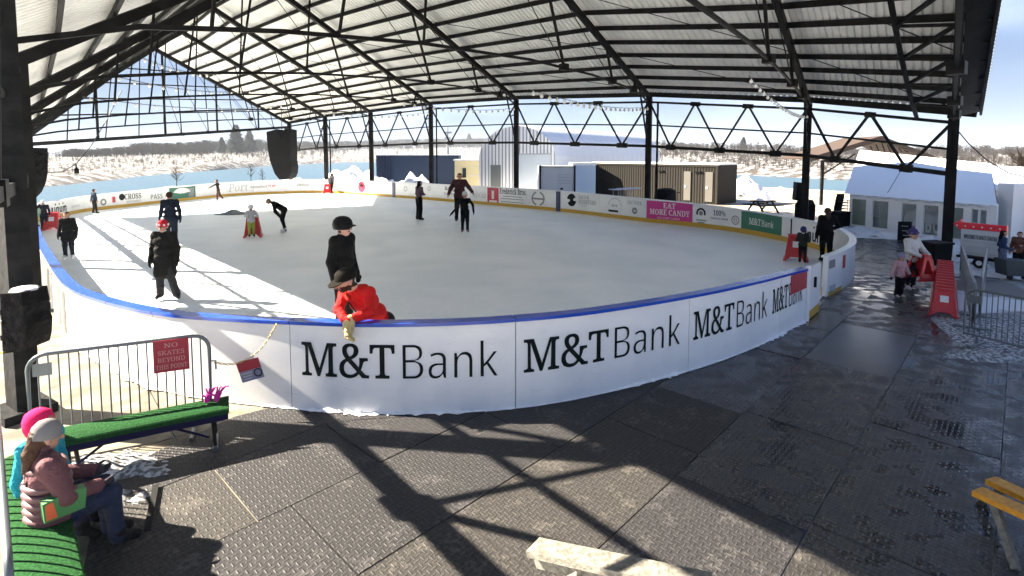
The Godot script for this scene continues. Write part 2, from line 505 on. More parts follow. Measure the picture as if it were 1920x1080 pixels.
# ---------------------------------------------------------------- ground, river, far shore
func build_ground():
	var site := PackedVector2Array()
	# [photo column, distance] of the river bank beyond the rink
	var bank := [[-700, 20.0], [-300, 25.0], [60, 33.0], [320, 54.0], [600, 62.0], [900, 85.0], [1200, 75.0], [1370, 55.0], [1600, 46.0], [2100, 48.0]]
	for b in bank: site.append(Vector2((b[0] - 960.0) / 1000.0 * b[1], -b[1]))
	var edge := site.duplicate()
	site.append(Vector2(90, 60)); site.append(Vector2(-50, 60))
	structure("ground", sheet(site, -0.03), M.yard)
	var mb := MB.new()
	for i in edge.size() - 1:
		var a := edge[i]; var b := edge[i + 1]
		var na := a * 1.06; var nb := b * 1.06
		mb.quad(Vector3(a.x, -0.03, a.y), Vector3(b.x, -0.03, b.y), Vector3(nb.x, -2.0, nb.y), Vector3(na.x, -2.0, na.y))
	structure("river_bank", mb, M.snow_dirty)
	var w := MB.new()
	w.quad(Vector3(-1500, -1.5, 300), Vector3(1500, -1.5, 300), Vector3(1500, -1.5, -2500), Vector3(-1500, -1.5, -2500))
	structure("river", w, M.water)
	# sandy yard between the pavilion and the river, right of the containers
	structure("yard_ground", sheet(px_poly([[1180, 372], [1335, 386], [1480, 410], [1640, 418], [1650, 362], [1330, 354], [1180, 350]]), -0.02), M.dirt_ground)
	structure("snowy_bank_path", sheet(px_poly([[-150, 425], [56, 436], [80, 408], [330, 374], [600, 358], [600, 352], [320, 352], [60, 388], [-150, 405]]), -0.022), M.snow)
	# concrete apron left of the boards, slab by slab
	var ap := Node3D.new()
	ap.name = "concrete_apron"; add_child(ap); ap.set_meta("kind", "structure")
	var clip := px_poly([[-260, 1300], [300, 1300], [640, 765], [300, 720], [160, 640], [110, 560], [62, 432], [-160, 430]])
	var ax := Vector2(-0.674, -0.739); var ay := Vector2(0.739, -0.674)
	for i in range(-2, 14):
		for j in range(-3, 5):
			var o := ax * (i * 2.6 - 1.0) + ay * (j * 2.4 - 1.3)
			var pl := PackedVector2Array([o, o + ax * 2.585, o + ax * 2.585 + ay * 2.385, o + ay * 2.385])
			for q in Geometry2D.intersect_polygons(pl, clip):
				var slab := MB.new()
				slab.prism(q, Transform3D(Basis(Vector3.RIGHT, Vector3(0, 0, 1), Vector3(0, -1, 0)), Vector3(0, -0.013, 0)), 0.022 + 0.004 * ((i + j) % 2))
				put("slab", slab, M.concrete, ap)

func far_line(px: float, table: Array) -> float:
	for i in table.size() - 1:
		if px <= table[i + 1][0]:
			return lerpf(table[i][1], table[i + 1][1], clampf((px - table[i][0]) / (table[i + 1][0] - table[i][0]), 0, 1))
	return table[-1][1]
var shore_y := [[-400, 362], [63, 353], [320, 326], [510, 311], [640, 305], [800, 301], [1000, 301], [1200, 314], [1347, 326], [1587, 338], [1800, 342], [2300, 345]]
var ridge_y := [[-400, 293], [63, 297], [143, 296], [300, 292], [433, 285], [640, 281], [800, 276], [1000, 274], [1200, 276], [1347, 284], [1587, 289], [1900, 289], [2300, 288]]
func shore_point(px: float, t: float, fn: FastNoiseLite) -> Vector3:
	# t = 0 at the water, 1 at the ridge
	var zs := 4.65 * 1000.0 / (far_line(px, shore_y) - 290.0)
	var zr := zs * 1.5 + 70.0
	var z := lerpf(zs, zr, t)
	var top := EYE + (290.0 - far_line(px, ridge_y)) / 1000.0 * zr
	var h := -1.6 + (top + 1.6) * pow(t, 0.8)
	var x := (px - 960.0) / 1000.0 * z
	if t > 0.02: h += fn.get_noise_2d(x * 0.6, z * 0.6) * 1.3 * minf(1.0, z / 150.0) + (0.9 if t < 0.95 else 0.0) * minf(t * 12.0, 1.0)
	return Vector3(x, h, -z)
func build_far_shore():
	var fn := FastNoiseLite.new()
	fn.seed = 21; fn.frequency = 0.03; fn.fractal_octaves = 3
	var mb := MB.new()
	var cols := []
	for i in 131: cols.append(-400 + i * 20.6)
	var rows := [0.0, 0.03, 0.08, 0.16, 0.28, 0.42, 0.58, 0.75, 0.9, 1.0, 1.6]
	for r in rows.size():
		for px in cols:
			var q := shore_point(px, minf(rows[r], 1.0), fn)
			if rows[r] > 1.0: q = Vector3(q.x * 1.5, -6.0, q.z * 1.5)
			mb.vert(q, Vector3.UP, Vector2(q.x, q.z))
	var nc := cols.size()
	for r in rows.size() - 1:
		for i in nc - 1:
			var a := r * nc + i
			mb.tri_i(a, a + 1, a + nc + 1); mb.tri_i(a, a + nc + 1, a + nc)
	var st := SurfaceTool.new()
	st.create_from(mb.mesh(), 0); st.generate_normals()
	structure("far_shore_hills", st.commit(), M.shore)
	# the wood on the far shore reads as one mass of bare trees
	var tree := bare_tree(3, 1.0)
	var spots := []
	for k in 1500:
		var px := rng.randf_range(-390, 2250)
		var t := pow(rng.randf(), 0.6)
		if px < 620 and t < 0.72 and rng.randf() < 0.72: continue
		spots.append([shore_point(px, clampf(t, 0.04, 1.0), fn), px, t])
	for k in 2600:
		var px: float = rng.randf_range(120, 960) if k % 3 else rng.randf_range(1240, 2200)
		spots.append([shore_point(px, rng.randf_range(0.8, 1.0), fn), px, 1.3 + (0.5 if px > 250 and px < 520 else 0.0)])
	for k in 3200:
		var px: float = rng.randf_range(-100, 640) if k % 3 == 0 else rng.randf_range(1200, 2100)
		spots.append([shore_point(px, rng.randf_range(0.06, 0.85), fn), px, 0.1 if px < 700 else 0.7])
	var mm := MultiMesh.new()
	mm.transform_format = MultiMesh.TRANSFORM_3D
	mm.mesh = tree; mm.instance_count = spots.size()
	for i in spots.size():
		var q: Vector3 = spots[i][0]
		var s := -q.z * rng.randf_range(0.009, 0.019) * (1.6 if spots[i][2] > 1.5 else 1.15 if spots[i][2] > 1.0 else 1.0 if spots[i][2] > 0.6 else 0.6 if spots[i][2] > 0.1 else 0.6)
		if spots[i][1] > 1250: s *= 0.9
		mm.set_instance_transform(i, Transform3D(Basis(Vector3.UP, rng.randf() * TAU).scaled(Vector3(s * 1.3, s, s * 1.3)), q - Vector3(0, 0.2 * s, 0)))
	var mi := MultiMeshInstance3D.new()
	mi.name = "far_wood"; mi.multimesh = mm; mi.material_override = M.bark
	mi.set_meta("kind", "stuff")
	add_child(mi)
	tag(mi, "grey brown leafless wood covering the far river shore", "wood")
	# trees that stand out one by one
	var pines := [[445, 0.55, 0.062, "wide dark pine on the far shore left of the hanging speaker"], [470, 0.62, 0.05, "dark pine right beside the widest pine across the river"], [418, 0.7, 0.034, "smaller dark pine at the left edge of the pine clump"], [335, 0.9, 0.024, "dark evergreen on the far ridge above the snowy slope"], [300, 0.95, 0.02, "dark evergreen at the left end of the far ridge trees"], [385, 0.92, 0.026, "rounded dark evergreen on the ridge near the pine clump"], [1392, 0.95, 0.03, "lone dark pine above the far shore right of the dark container"], [1478, 0.95, 0.015, "small dark pine on the far ridge beside the second column from right"], [880, 0.9, 0.028, "tall dark pine behind the navy container near the arched hut"], [1550, 0.96, 0.013, "small dark pine on the ridge left of the white tent"]]
	for a in pines:
		var q := shore_point(a[0], a[1], fn)
		conifer(q, -q.z * a[2], a[3])
	for a in [[1893, 365, 26.0, 2.6, "bare brown tree at the right edge behind the tent"], [1925, 365, 25.0, 3.3, "taller bare tree cut off by the right edge of the photo"], [1868, 365, 30.0, 2.0, "low bare tree just right of the white tent roof"]]:
		var q := Vector3((a[0] - 960) / 1000.0 * a[2], 0, -a[2])
		var t := thing("bare_tree", a[4], "tree", q, rng.randf() * TAU, "bare trees behind the tent")
		put("trunk", tree_trunk(a[3]), M.bark, t)
		put("crown", bare_tree(int(a[0]), a[3], true), M.bark, t)
func tree_trunk(h: float) -> MB:
	var mb := MB.new()
	mb.tube([Vector3(0, -0.1, 0), Vector3(0.02 * h, h * 0.3, 0), Vector3(-0.01 * h, h * 0.62, 0.02 * h)], h * 0.035, 6, h * 0.015)
	return mb
func bare_tree(seed_: int, h: float, twiggy := false) -> ArrayMesh:
	var r := RandomNumberGenerator.new(); r.seed = seed_
	var mb := MB.new()
	if not twiggy: mb.tube([Vector3.ZERO, Vector3(0.02, h * 0.5, 0), Vector3(0, h * 0.95, 0.02)], h * 0.022, 3, h * 0.004)
	for k in (70 if twiggy else 22):
		var y := h * r.randf_range(0.28, 0.85)
		var a := r.randf() * TAU
		var l := h * r.randf_range(0.18, 0.42) * (1.1 - y / h * 0.6)
		var d := Vector3(cos(a), r.randf_range(0.5, 1.3), sin(a)).normalized()
		var b := Vector3(0, y, 0)
		mb.tube([b, b + d * l], h * 0.01, 3, h * 0.002)
		for j in (7 if twiggy else 3):
			var q := b + d * l * r.randf_range(0.3, 0.95)
			var d2 := (d + Vector3(r.randf_range(-0.8, 0.8), r.randf_range(-0.2, 0.8), r.randf_range(-0.8, 0.8))).normalized()
			mb.tube([q, q + d2 * l * 0.5], h * 0.006, 3, h * 0.0015)
	return mb.mesh()
func conifer(q: Vector3, h: float, label: String):
	var t := thing("pine_tree", label, "tree", q - Vector3(0, 0.1 * h, 0), 0.0, "evergreens on the far shore")
	var tr := MB.new()
	tr.tube([Vector3.ZERO, Vector3(0, h * 0.9, 0)], h * 0.03, 6, h * 0.006)
	put("trunk", tr, M.bark, t)
	var mb := MB.new()
	var r := RandomNumberGenerator.new(); r.seed = int(h * 1000.0)
	for k in 700:
		var y := h * (0.18 + 0.82 * pow(r.randf(), 0.85))
		var w := h * 0.36 * pow(1.0 - y / h * 0.93, 0.7) * r.randf_range(0.5, 1.15)
		var a := r.randf() * TAU
		var d := Vector3(cos(a), r.randf_range(-0.15, 0.3), sin(a))
		var b := Vector3(0, y, 0)
		var sd := Vector3(-sin(a), 0, cos(a)) * w * 0.3
		var tip := b + d * w
		mb.tri(b + d * w * 0.2, tip * 1.0 - d * w * 0.35 + sd, tip)
		mb.tri(b + d * w * 0.2, tip, tip - d * w * 0.35 - sd + Vector3(0, -0.04 * h, 0))
	put("crown", mb, M.pine, t)

# ---------------------------------------------------------------- the pavilion
var rake := []; var FE := []; var NE := []; var RI := []; var FB := []; var NB := []
func build_pavilion():
	var pav := thing("open_pavilion", "large open-sided black steel pavilion with trussed roof over the ice rink", "pavilion")
	# far columns: photo column, distance, eave row
	for a in [[545, 49.0, 232], [612, 47.0, 220], [697, 43.5, 211], [809, 39.5, 197], [968, 34.5, 187], [1215, 27.5, 182], [1511, 22.5, 194], [1783, 16.6, 219]]:
		var x: float = (a[0] - 960.0) / 1000.0 * a[1]
		var g := Vector3(x, 0, -a[1])
		FB.append(g); FE.append(Vector3(x, up_to(g, a[2]), -a[1]))
	for a in [[-24.7, 27.0, 3.9], [-20.9, 22.9, 4.2], [-17.2, 18.85, 4.5], [-13.5, 14.8, 4.75], [-9.8, 10.7, 5.0], [-5.95, 6.3, 5.2], [-1.9, 1.45, 5.4], [-1.0, -1.2, 5.4]]:
		NB.append(Vector3(a[0], 0, -a[1])); NE.append(Vector3(a[0], a[2], -a[1]))
	var rs := [[0.354, 10.04], [0.36, 10.3], [0.345, 10.6], [0.35, 10.75], [0.35, 10.6], [0.35, 10.3], [0.35, 8.9], [0.35, 7.9]]
	for i in 8:
		var q: Vector3 = NE[i].lerp(FE[i], rs[i][0]); q.y = rs[i][1]
		RI.append(q)
	# columns
	for i in 8:
		var d: Vector3 = (FB[i] - NB[i]).normalized()
		var yaw := atan2(d.x, d.z)
		var c := MB.new()
		var w := 0.28 if i > 2 else 0.32
		c.bx(Vector3(FB[i].x, FE[i].y * 0.5 - 0.02, FB[i].z), Vector3(w, FE[i].y + 0.04, 0.2), yaw)
		c.bx(Vector3(FB[i].x, 0.02, FB[i].z), Vector3(0.5, 0.04, 0.4), yaw)
		var col := put("column", c, M.steel, pav)
		var pipe := MB.new()
		var off := Vector3(0.42, 0, 0.1)
		pipe.tube([FB[i] + off, FB[i] + off + Vector3(0, FE[i].y - 0.3, 0)], 0.055, 6)
		if i in [1, 3, 5]: put("downpipe", pipe, M.steel, col)
		if i < 6:
			var nc := MB.new()
			nc.bx(Vector3(NB[i].x, NE[i].y * 0.5, NB[i].z), Vector3(0.34 if i < 5 else 0.37, NE[i].y, 0.22), yaw)
			nc.bx(Vector3(NB[i].x, 0.05, NB[i].z), Vector3(0.55, 0.12, 0.5), yaw)
			put("column", nc, M.pole if i == 5 else M.steel, pav)
	# trusses
	for i in 8:
		var t := Node3D.new(); t.name = "truss"; pav.add_child(t, true)
		var n: Vector3 = NE[i]; var f: Vector3 = FE[i]; var r: Vector3 = RI[i]
		var rw := 0.24
		var m := MB.new(); m.beam(f, r, 0.16, rw); put("rafter", m, M.steel, t)
		m = MB.new(); m.beam(n, r, 0.16, rw); put("rafter", m, M.steel, t)
		var fd := f - Vector3(0, 0.3, 0); var nd := n - Vector3(0, [0.25, 0.3, 0.4, 0.5, 0.6, 0.75, 0.75, 0.5][i], 0)
		var camber: float = [0.0, 0.4, 0.6, 0.8, 0.95, 1.0, 0.8, 0.3][i]
		var tie := func(s: float) -> Vector3: return nd.lerp(fd, s) + Vector3(0, camber * pow(maxf(sin(PI * s), 0.0), 0.55), 0)
		if i == 0:
			m = MB.new(); m.beam(nd, fd, 0.12, 0.2); put("tie_beam", m, M.steel, t)
		else:
			var cut := [0.0, 0.06, 0.15, 0.3, 0.5, 0.7, 0.85, 0.94, 1.0]
			for k in 8:
				m = MB.new(); m.beam(tie.call(cut[k]), tie.call(cut[k + 1]), 0.06, 0.075); put("tie_beam", m, M.steel, t)
		# struts between tie and rafter
		var joints := [[0.9, 0.87], [0.79, 0.72], [0.6, 0.5]] if i > 0 else [[0.9, 0.88], [0.8, 0.77], [0.68, 0.66], [0.56, 0.55], [0.45, 0.44]]
		for j in joints:
			var lo: Vector3 = tie.call(j[0])
			var u: float = (j[1] - rs[i][0]) / (1.0 - rs[i][0])
			var hi := r.lerp(f, u if i == 0 else clampf(u + 0.06, 0, 1))
			m = MB.new(); m.beam(lo, hi, 0.05 if i < 3 else 0.08, 0.05 if i < 3 else 0.08); put("strut", m, M.steel, t)
			m = MB.new(); m.tube([lo, r.lerp(f, clampf(u - 0.22, 0, 1))], 0.018, 5); put("tie_rod", m, M.steel, t)
			m = MB.new(); m.bx(lo, Vector3(0.26, 0.22, 0.26), 0.7); put("gusset", m, M.steel, t)
		for j in [[0.1, 0.12], [0.2, 0.25], [0.3, 0.35]]:
			var lo: Vector3 = tie.call(j[0]); var hi := n.lerp(r, clampf(j[1] / rs[i][0] * 0.9, 0, 1))
			m = MB.new(); m.beam(lo, hi, 0.045, 0.045); put("strut", m, M.steel, t)
		# knee bracket: two chords and lacing
		if i > 0:
			var k0 := Vector3(f.x, f.y * 0.62, f.z); var k1 := r.lerp(f, 0.9) - Vector3(0, 0.1, 0)
			var dirx: Vector3 = (n - f).normalized()
			k0 += dirx * 0.2
			m = MB.new(); m.beam(k0, k1, 0.07, 0.08)
			put("knee_brace", m, M.steel, t)
			for q in 3:
				var aa := k0.lerp(k1, 0.25 + q * 0.25)
				m = MB.new(); m.beam(aa, Vector3(f.x, aa.y + 0.25, f.z), 0.05, 0.05); put("knee_lacing", m, M.steel, t)
	# gable wall framing of the far left end: posts and rails behind the truss
	var gb := Node3D.new(); gb.name = "gable_frame"; pav.add_child(gb)
	for k in 4:
		var s := 0.18 + k * 0.21
		var b: Vector3 = NE[0].lerp(FE[0], s); b.y -= 0.35
		var u: float = (s - rs[0][0]) / (1.0 - rs[0][0])
		var top: Vector3 = RI[0].lerp(FE[0], u) if s > rs[0][0] else NE[0].lerp(RI[0], s / rs[0][0])
		var m := MB.new(); m.beam(b, top, 0.1, 0.1); put("post", m, M.steel, gb)
	for k in 4:
		var u := 0.22 + k * 0.17
		var m := MB.new(); m.tube([NE[0].lerp(RI[0], u), FE[0].lerp(RI[0], u)], 0.045, 5); put("rail", m, M.steel, gb)
	# eave lattices
	var vees := [2, 2, 2, 2, 3, 3, 2]
	for i in 7:
		lattice(pav, FE[i], FE[i + 1], FB[i], FB[i + 1], 0.07, 0.41, vees[i])
	for i in 6:
		lattice(pav, NE[i], NE[i + 1], NB[i], NB[i + 1], 0.07, 0.47, 2)
	# roof decks, purlins
	for slope in 2:
		var lowE: Array = FE if slope == 0 else NE
		var npur := 13 if slope == 0 else 8
		for i in 7:
			var a0: Vector3 = lowE[i]; var a1: Vector3 = lowE[i + 1]
			var b0: Vector3 = RI[i]; var b1: Vector3 = RI[i + 1]
			if i == 0:
				a0 += (a0 - a1).normalized() * 0.5; b0 += (b0 - b1).normalized() * 0.5
			if i == 6:
				a1 += (a1 - lowE[5]).normalized() * 0.55; b1 += (b1 - RI[5]).normalized() * 0.55
				if slope == 0: a1 += Vector3(0.1, 0, -0.1)
			var lift := Vector3(0, 0.36, 0)
			var over0: Vector3 = (a0 - b0).normalized() * 0.35; var over1: Vector3 = (a1 - b1).normalized() * 0.35
			var panel := put("roof_panel", ribbed(b0 + lift, b1 + lift, a1 + over1 + lift, a0 + over0 + lift, slope), M.deck, pav)
			for k in npur:
				var u := (k + 0.35) / npur
				var p0 := b0.lerp(a0, u) + Vector3(0, 0.22, 0); var p1 := b1.lerp(a1, u) + Vector3(0, 0.22, 0)
				var m := MB.new(); m.beam(p0, p1, 0.075, 0.17); put("purlin", m, M.steel, panel)
			var fm := MB.new(); fm.beam(a0 + over0 + Vector3(0, 0.25, 0), a1 + over1 + Vector3(0, 0.25, 0), 0.05, 0.24); put("fascia", fm, M.steel, panel)
	var rb := MB.new()
	for i in 7: rb.beam(RI[i] + Vector3(0, 0.42, 0), RI[i + 1] + Vector3(0, 0.42, 0), 0.5, 0.06)
	put("ridge_cap", rb, M.steel, pav)
	# rake boards of the near right end
	for q in [[RI[7], FE[7], RI[5], FE[5]], [RI[7], NE[7], RI[5], NE[5]]]:
		var e0: Vector3 = q[0] + (q[0] - RI[5]).normalized() * 0.57 + Vector3(0, 0.25, 0)
		var e1: Vector3 = q[1] + (q[1] - (FE[5] if q[1] == FE[7] else NE[5])).normalized() * 0.57 + Vector3(0.1 if q[1] == FE[7] else 0.0, 0.25, 0)
		if rake.is_empty(): rake = [e0, e1]
		var m := MB.new(); m.beam(e0, e1, 0.06, 0.34); put("rake_board", m, M.steel, pav)
		for k in 5:
			var o: Vector3 = (q[0] - e0) * (0.15 + 0.17 * k)
			m = MB.new(); m.beam(e0 + o - Vector3(0, 0.02, 0), e1 + o - Vector3(0, 0.02, 0), 0.1, 0.05); put("rake_batten", m, M.steel, pav)
	# bracing in the last bay
	var br := Node3D.new(); br.name = "end_bracing"; pav.add_child(br)
	var c0: Vector3 = FE[7].lerp(FE[6], 0.17) - Vector3(0, 0.15, 0)
	var spine := []
	for k in 6:
		var u := k / 5.0
		var q: Vector3 = FE[7].lerp(RI[7], u * 0.62).lerp(FE[6].lerp(RI[6], u * 0.62), 0.2 + 0.1 * u) - Vector3(0, 0.18 + 0.5 * u * (1.2 - u), 0)
		spine.append(q)
	for k in 5:
		var m := MB.new(); m.beam(spine[k], spine[k + 1], 0.1, 0.1); put("brace", m, M.steel, br)
		m = MB.new(); m.beam(spine[k + 1], FE[7].lerp(RI[7], (k + 0.55) / 5.0 * 0.62), 0.07, 0.07); put("brace", m, M.steel, br)
		m = MB.new(); m.beam(spine[k + 1], FE[7].lerp(RI[7], (k + 1.6) / 5.0 * 0.62), 0.08, 0.08); put("brace", m, M.steel, br)
	# thin diagonal rods under the roof
	for i in range(2, 7):
		for k in 2:
			var m := MB.new()
			var p0: Vector3 = RI[i].lerp(FE[i], 0.35 + 0.3 * k) - Vector3(0, 0.05, 0)
			var p1: Vector3 = RI[i + 1].lerp(FE[i + 1], 0.65 + 0.28 * k) - Vector3(0, 0.05, 0)
			m.tube([p0, p1], 0.014, 4); put("tie_rod", m, M.steel, pav)
	festoons()
func lattice(pav: Node3D, e0: Vector3, e1: Vector3, b0: Vector3, b1: Vector3, top: float, bot: float, vees: int):
	var l := Node3D.new(); l.name = "eave_lattice"; pav.add_child(l, true)
	var t0 := e0 - Vector3(0, e0.y * top * 0.6, 0); var t1 := e1 - Vector3(0, e1.y * top * 0.6, 0)
	var u0 := e0 - Vector3(0, e0.y * bot, 0); var u1 := e1 - Vector3(0, e1.y * bot, 0)
	var m0 := t0.lerp(u0, 0.52); var m1 := t1.lerp(u1, 0.52)
	var m := MB.new(); m.beam(t0, t1, 0.1, 0.1); put("top_chord", m, M.steel, l)
	m = MB.new(); m.beam(u0, u1, 0.14, 0.14); put("bottom_chord", m, M.steel, l)
	m = MB.new(); m.beam(m0, m1, 0.07, 0.07); put("middle_chord", m, M.steel, l)
	for k in vees:
		var s0 := k / float(vees); var s1 := (k + 1) / float(vees); var sm := (s0 + s1) * 0.5
		for s in [s0, s1]:
			m = MB.new(); m.beam(t0.lerp(t1, lerpf(s, sm, 0.03)), u0.lerp(u1, sm), 0.075, 0.075); put("diagonal", m, M.steel, l)
		m = MB.new(); m.beam(u0.lerp(u1, sm - 0.03), u0.lerp(u1, sm + 0.03), 0.17, 0.26); put("gusset", m, M.steel, l)
		if k > 0:
			m = MB.new(); m.beam(t0.lerp(t1, s0 - 0.03), t0.lerp(t1, s0 + 0.03), 0.13, 0.2); put("gusset", m, M.steel, l)
# roof sheet with standing ribs running down the slope
func ribbed(a: Vector3, b: Vector3, c: Vector3, d: Vector3, slope: int) -> MB:
	var mb := MB.new()
	var nr := int(maxf(a.distance_to(b), d.distance_to(c)) / 0.27)
	var nn := (b - a).cross(d - a).normalized()
	if nn.y < 0.0: nn = -nn
	var prof := [[0.0, 0.0], [0.62, 0.0], [0.7, 0.045], [0.92, 0.045]]
	var top := []; var bot := []
	for k in nr:
		for q in prof:
			var u: float = (k + q[0]) / nr
			top.append(a.lerp(b, u) + nn * q[1]); bot.append(d.lerp(c, u) + nn * q[1])
	top.append(b); bot.append(c)
	for k in top.size() - 1:
		if slope == 0: mb.quad(top[k], bot[k], bot[k + 1], top[k + 1])
		else: mb.quad(top[k + 1], bot[k + 1], bot[k], top[k])
	return mb
func bulb_mesh() -> MB:
	var mb := MB.new()
	mb.ball(Vector3(0, -0.09, 0), 0.055, 8, 1.15)
	mb.lathe(Vector3.ZERO, [Vector2(0.022, -0.05), Vector2(0.022, 0.0)], 6)
	return mb
func festoon(a: Vector3, b: Vector3, sag: float, nb: int, label: String, r := 0.012, scale := 1.0):
	var t := thing("string_light", label, "string lights", Vector3.ZERO, 0.0, "string lights under the roof")
	var pts := []
	for k in 17:
		var u := k / 16.0
		pts.append(a.lerp(b, u) - Vector3(0, sag * 4.0 * u * (1.0 - u), 0))
	var mb := MB.new(); mb.tube(pts, r, 4); put("cable", mb, M.cable, t)
	for k in nb:
		var u := (k + 0.5) / nb
		var o := put("bulb", M.bulb_mesh, M.bulb, t)
		o.position = a.lerp(b, u) - Vector3(0, sag * 4.0 * u * (1.0 - u), 0)
		o.scale = Vector3.ONE * scale
func festoons():
	M.bulb_mesh = bulb_mesh().mesh()
	var where := ["third", "fourth", "fifth", "sixth"]
	var k := 0
	for i in [3, 4, 5, 6]:
		festoon(NE[i].lerp(FE[i], 0.5) - Vector3(0, 0.45, 0), FE[i] - Vector3(0, 0.5, 0), 0.25, 22 if i > 4 else 16, "string of white bulbs along the tie of the %s truss from the left gable" % where[k], 0.012, 0.75 if i == 6 else 1.1)
		k += 1
	for j in 3:
		var u := 0.28 + 0.2 * j
		festoon(NE[1].lerp(RI[1], u), FE[1].lerp(RI[1], u) - Vector3(0, 0.3, 0), 0.5, 14, "string of small bulbs across the left gable, %s of three" % ["lowest", "middle", "highest"][j], 0.02, 1.3)
	festoon(rake[0].lerp(rake[1], 0.15) + Vector3(0.05, 0.06, 0), rake[1] + Vector3(0.05, 0.06, 0), 0.0, 60, "dense string of tiny lights along the right roof edge", 0.015, 0.45)
	# hanging cable with a single lamp in front of the left gable
	var t := thing("hanging_lamp", "single pendant bulb on a slack black cable at the left gable", "lamp")
	var mb := MB.new()
	var pts := []
	for q in [[228, 170, 33.0], [200, 225, 30.0], [170, 275, 28.0], [143, 307, 26.5], [118, 322, 25.0], [75, 325, 23.0], [55, 322, 22.0]]: pts.append(at(q[0], q[1], q[2]))
	mb.tube(pts, 0.025, 5); put("cable", mb, M.cable, t)
	var lamp := at(143, 308, 26.5)
	mb = MB.new(); mb.lathe(lamp - Vector3(0, 0.45, 0), [Vector2(0.1, 0), Vector2(0.1, 0.22), Vector2(0.03, 0.3), Vector2(0.02, 0.45)], 8); put("socket", mb, M.black, t)
	mb = MB.new(); mb.ball(lamp - Vector3(0, 0.6, 0), 0.15, 8); put("bulb", mb, M.bulb, t)
	var g := thing("globe_lamp", "round white globe lamp high under the ridge", "lamp")
	mb = MB.new(); mb.ball(at(303, 36, 22.0), 0.13, 10); put("globe", mb, M.bulb, g)
	mb = MB.new(); mb.tube([at(303, 36, 22.0) + Vector3(0, 0.1, 0), at(303, 36, 22.0) + Vector3(0, 2.6, 0)], 0.02, 5); put("stem", mb, M.cable, g)
	g = thing("overhead_wire", "slack dark wire running from the right column out of the frame", "wire")
	mb = MB.new(); pts = []
	for q in [[1790, 238, 17.3], [1815, 268, 16.8], [1850, 300, 16.2], [1890, 324, 15.6], [1960, 340, 15.0], [2060, 340, 14.0]]: pts.append(at(q[0], q[1], q[2]))
	mb.tube(pts, 0.018, 5); put("wire", mb, M.cable, g)
	# covered loudspeaker arrays
	speaker_array(at(530, 290, 46.0), 46.0, [[507, 248], [526, 243], [531, 252], [533, 262], [537, 250], [541, 241], [550, 243], [551, 300], [553, 313], [552, 325], [548, 333], [542, 336], [531, 336], [522, 325], [513, 300], [509, 275]], 1.5, "black cloth-covered speaker array hanging at the left end of the far side")
	speaker_array(at(55, 330, 11.0), 11.0, [[44, 277], [70, 277], [70, 325], [66, 345], [58, 362], [44, 376], [38, 372]], 0.5, "black speaker array hanging beside the left column")
func speaker_array(o: Vector3, z: float, pts: Array, depth: float, label: String):
	var t := thing("speaker_array", label, "loudspeaker", Vector3(o.x, o.y, -z))
	var poly := PackedVector2Array()
	for q in pts:
		var w := at(q[0], q[1], z); poly.append(Vector2(w.x - o.x, w.y - o.y))
	var mb := MB.new(); mb.prism(poly, Transform3D(Basis(), Vector3.ZERO), depth)
	put("cover", mb, M.cloth, t)
	var lo := 1e9; var hi := -1e9
	for q in poly: lo = minf(lo, q.y); hi = maxf(hi, q.y)
	for k in 5:
		var y := lerpf(lo, hi, 0.25 + 0.13 * k)
		var xs := []
		for i in poly.size():
			var a := poly[i]; var b := poly[(i + 1) % poly.size()]
			if (a.y - y) * (b.y - y) < 0.0: xs.append(lerpf(a.x, b.x, (y - a.y) / (b.y - a.y)))
		if xs.size() >= 2:
			mb = MB.new(); mb.beam(Vector3(xs.min(), y, depth * 0.5), Vector3(xs.max(), y - 0.02 * depth, depth * 0.5), 0.03 * depth, 0.03 * depth); put("fold", mb, M.cloth, t)
	mb = MB.new(); mb.tube([Vector3(0, hi - 0.1, 0), Vector3(0, hi + depth * 1.2, 0)], 0.03, 5); put("hanger", mb, M.steel, t)

# ---------------------------------------------------------------- boards, ice and their prints
const THICK := 0.1
func strip(s0: float, s1: float, off0: float, off1: float, y0: float, y1: float, follow_top := true) -> MB:
	# a curved slab along the boards between two offsets; y0, y1 absolute, or y1 below the board top when follow_top
	var mb := MB.new()
	var nseg := maxi(2, int(ceil((s1 - s0) / 0.3)))
	var P := []
	for k in nseg + 1:
		var s := lerpf(s0, s1, k / float(nseg))
		var c := rim_at(s); var o := rim_out(s)
		var top := rim_high(s) + y1 if follow_top else y1
		var bot := y0 if y0 > -5.0 else rim_high(s) + (y0 + 10.0)
		P.append([c + o * off0 + Vector3(0, bot, 0), c + o * off1 + Vector3(0, bot, 0), c + o * off1 + Vector3(0, top, 0), c + o * off0 + Vector3(0, top, 0), o])
	for k in nseg:
		var a: Array = P[k]; var b: Array = P[k + 1]
		for f in [[1, 2, 4], [3, 0, -4]]:
			var na: Vector3 = a[4] * signf(f[2]); var nb: Vector3 = b[4] * signf(f[2])
			var i := mb.vert(a[f[0]], na, Vector2(k, 0)); mb.vert(b[f[0]], nb, Vector2(k + 1, 0)); mb.vert(b[f[1]], nb, Vector2(k + 1, 1)); mb.vert(a[f[1]], na, Vector2(k, 1))
			if ((b[f[0]] - a[f[0]]).cross(b[f[1]] - a[f[0]])).dot(na) > 0.0:
				mb.tri_i(i, i + 1, i + 2); mb.tri_i(i, i + 2, i + 3)
			else:
				mb.tri_i(i, i + 2, i + 1); mb.tri_i(i, i + 3, i + 2)
		if (b[3] - a[3]).cross(b[2] - a[3]).y > 0.0: mb.quad(a[3], b[3], b[2], a[2])
		else: mb.quad(a[2], b[2], b[3], a[3])
	for e in [0, nseg]:
		var q: Array = P[e]
		if e == 0: mb.quad(q[0], q[3], q[2], q[1])
		else: mb.quad(q[1], q[2], q[3], q[0])
	return mb
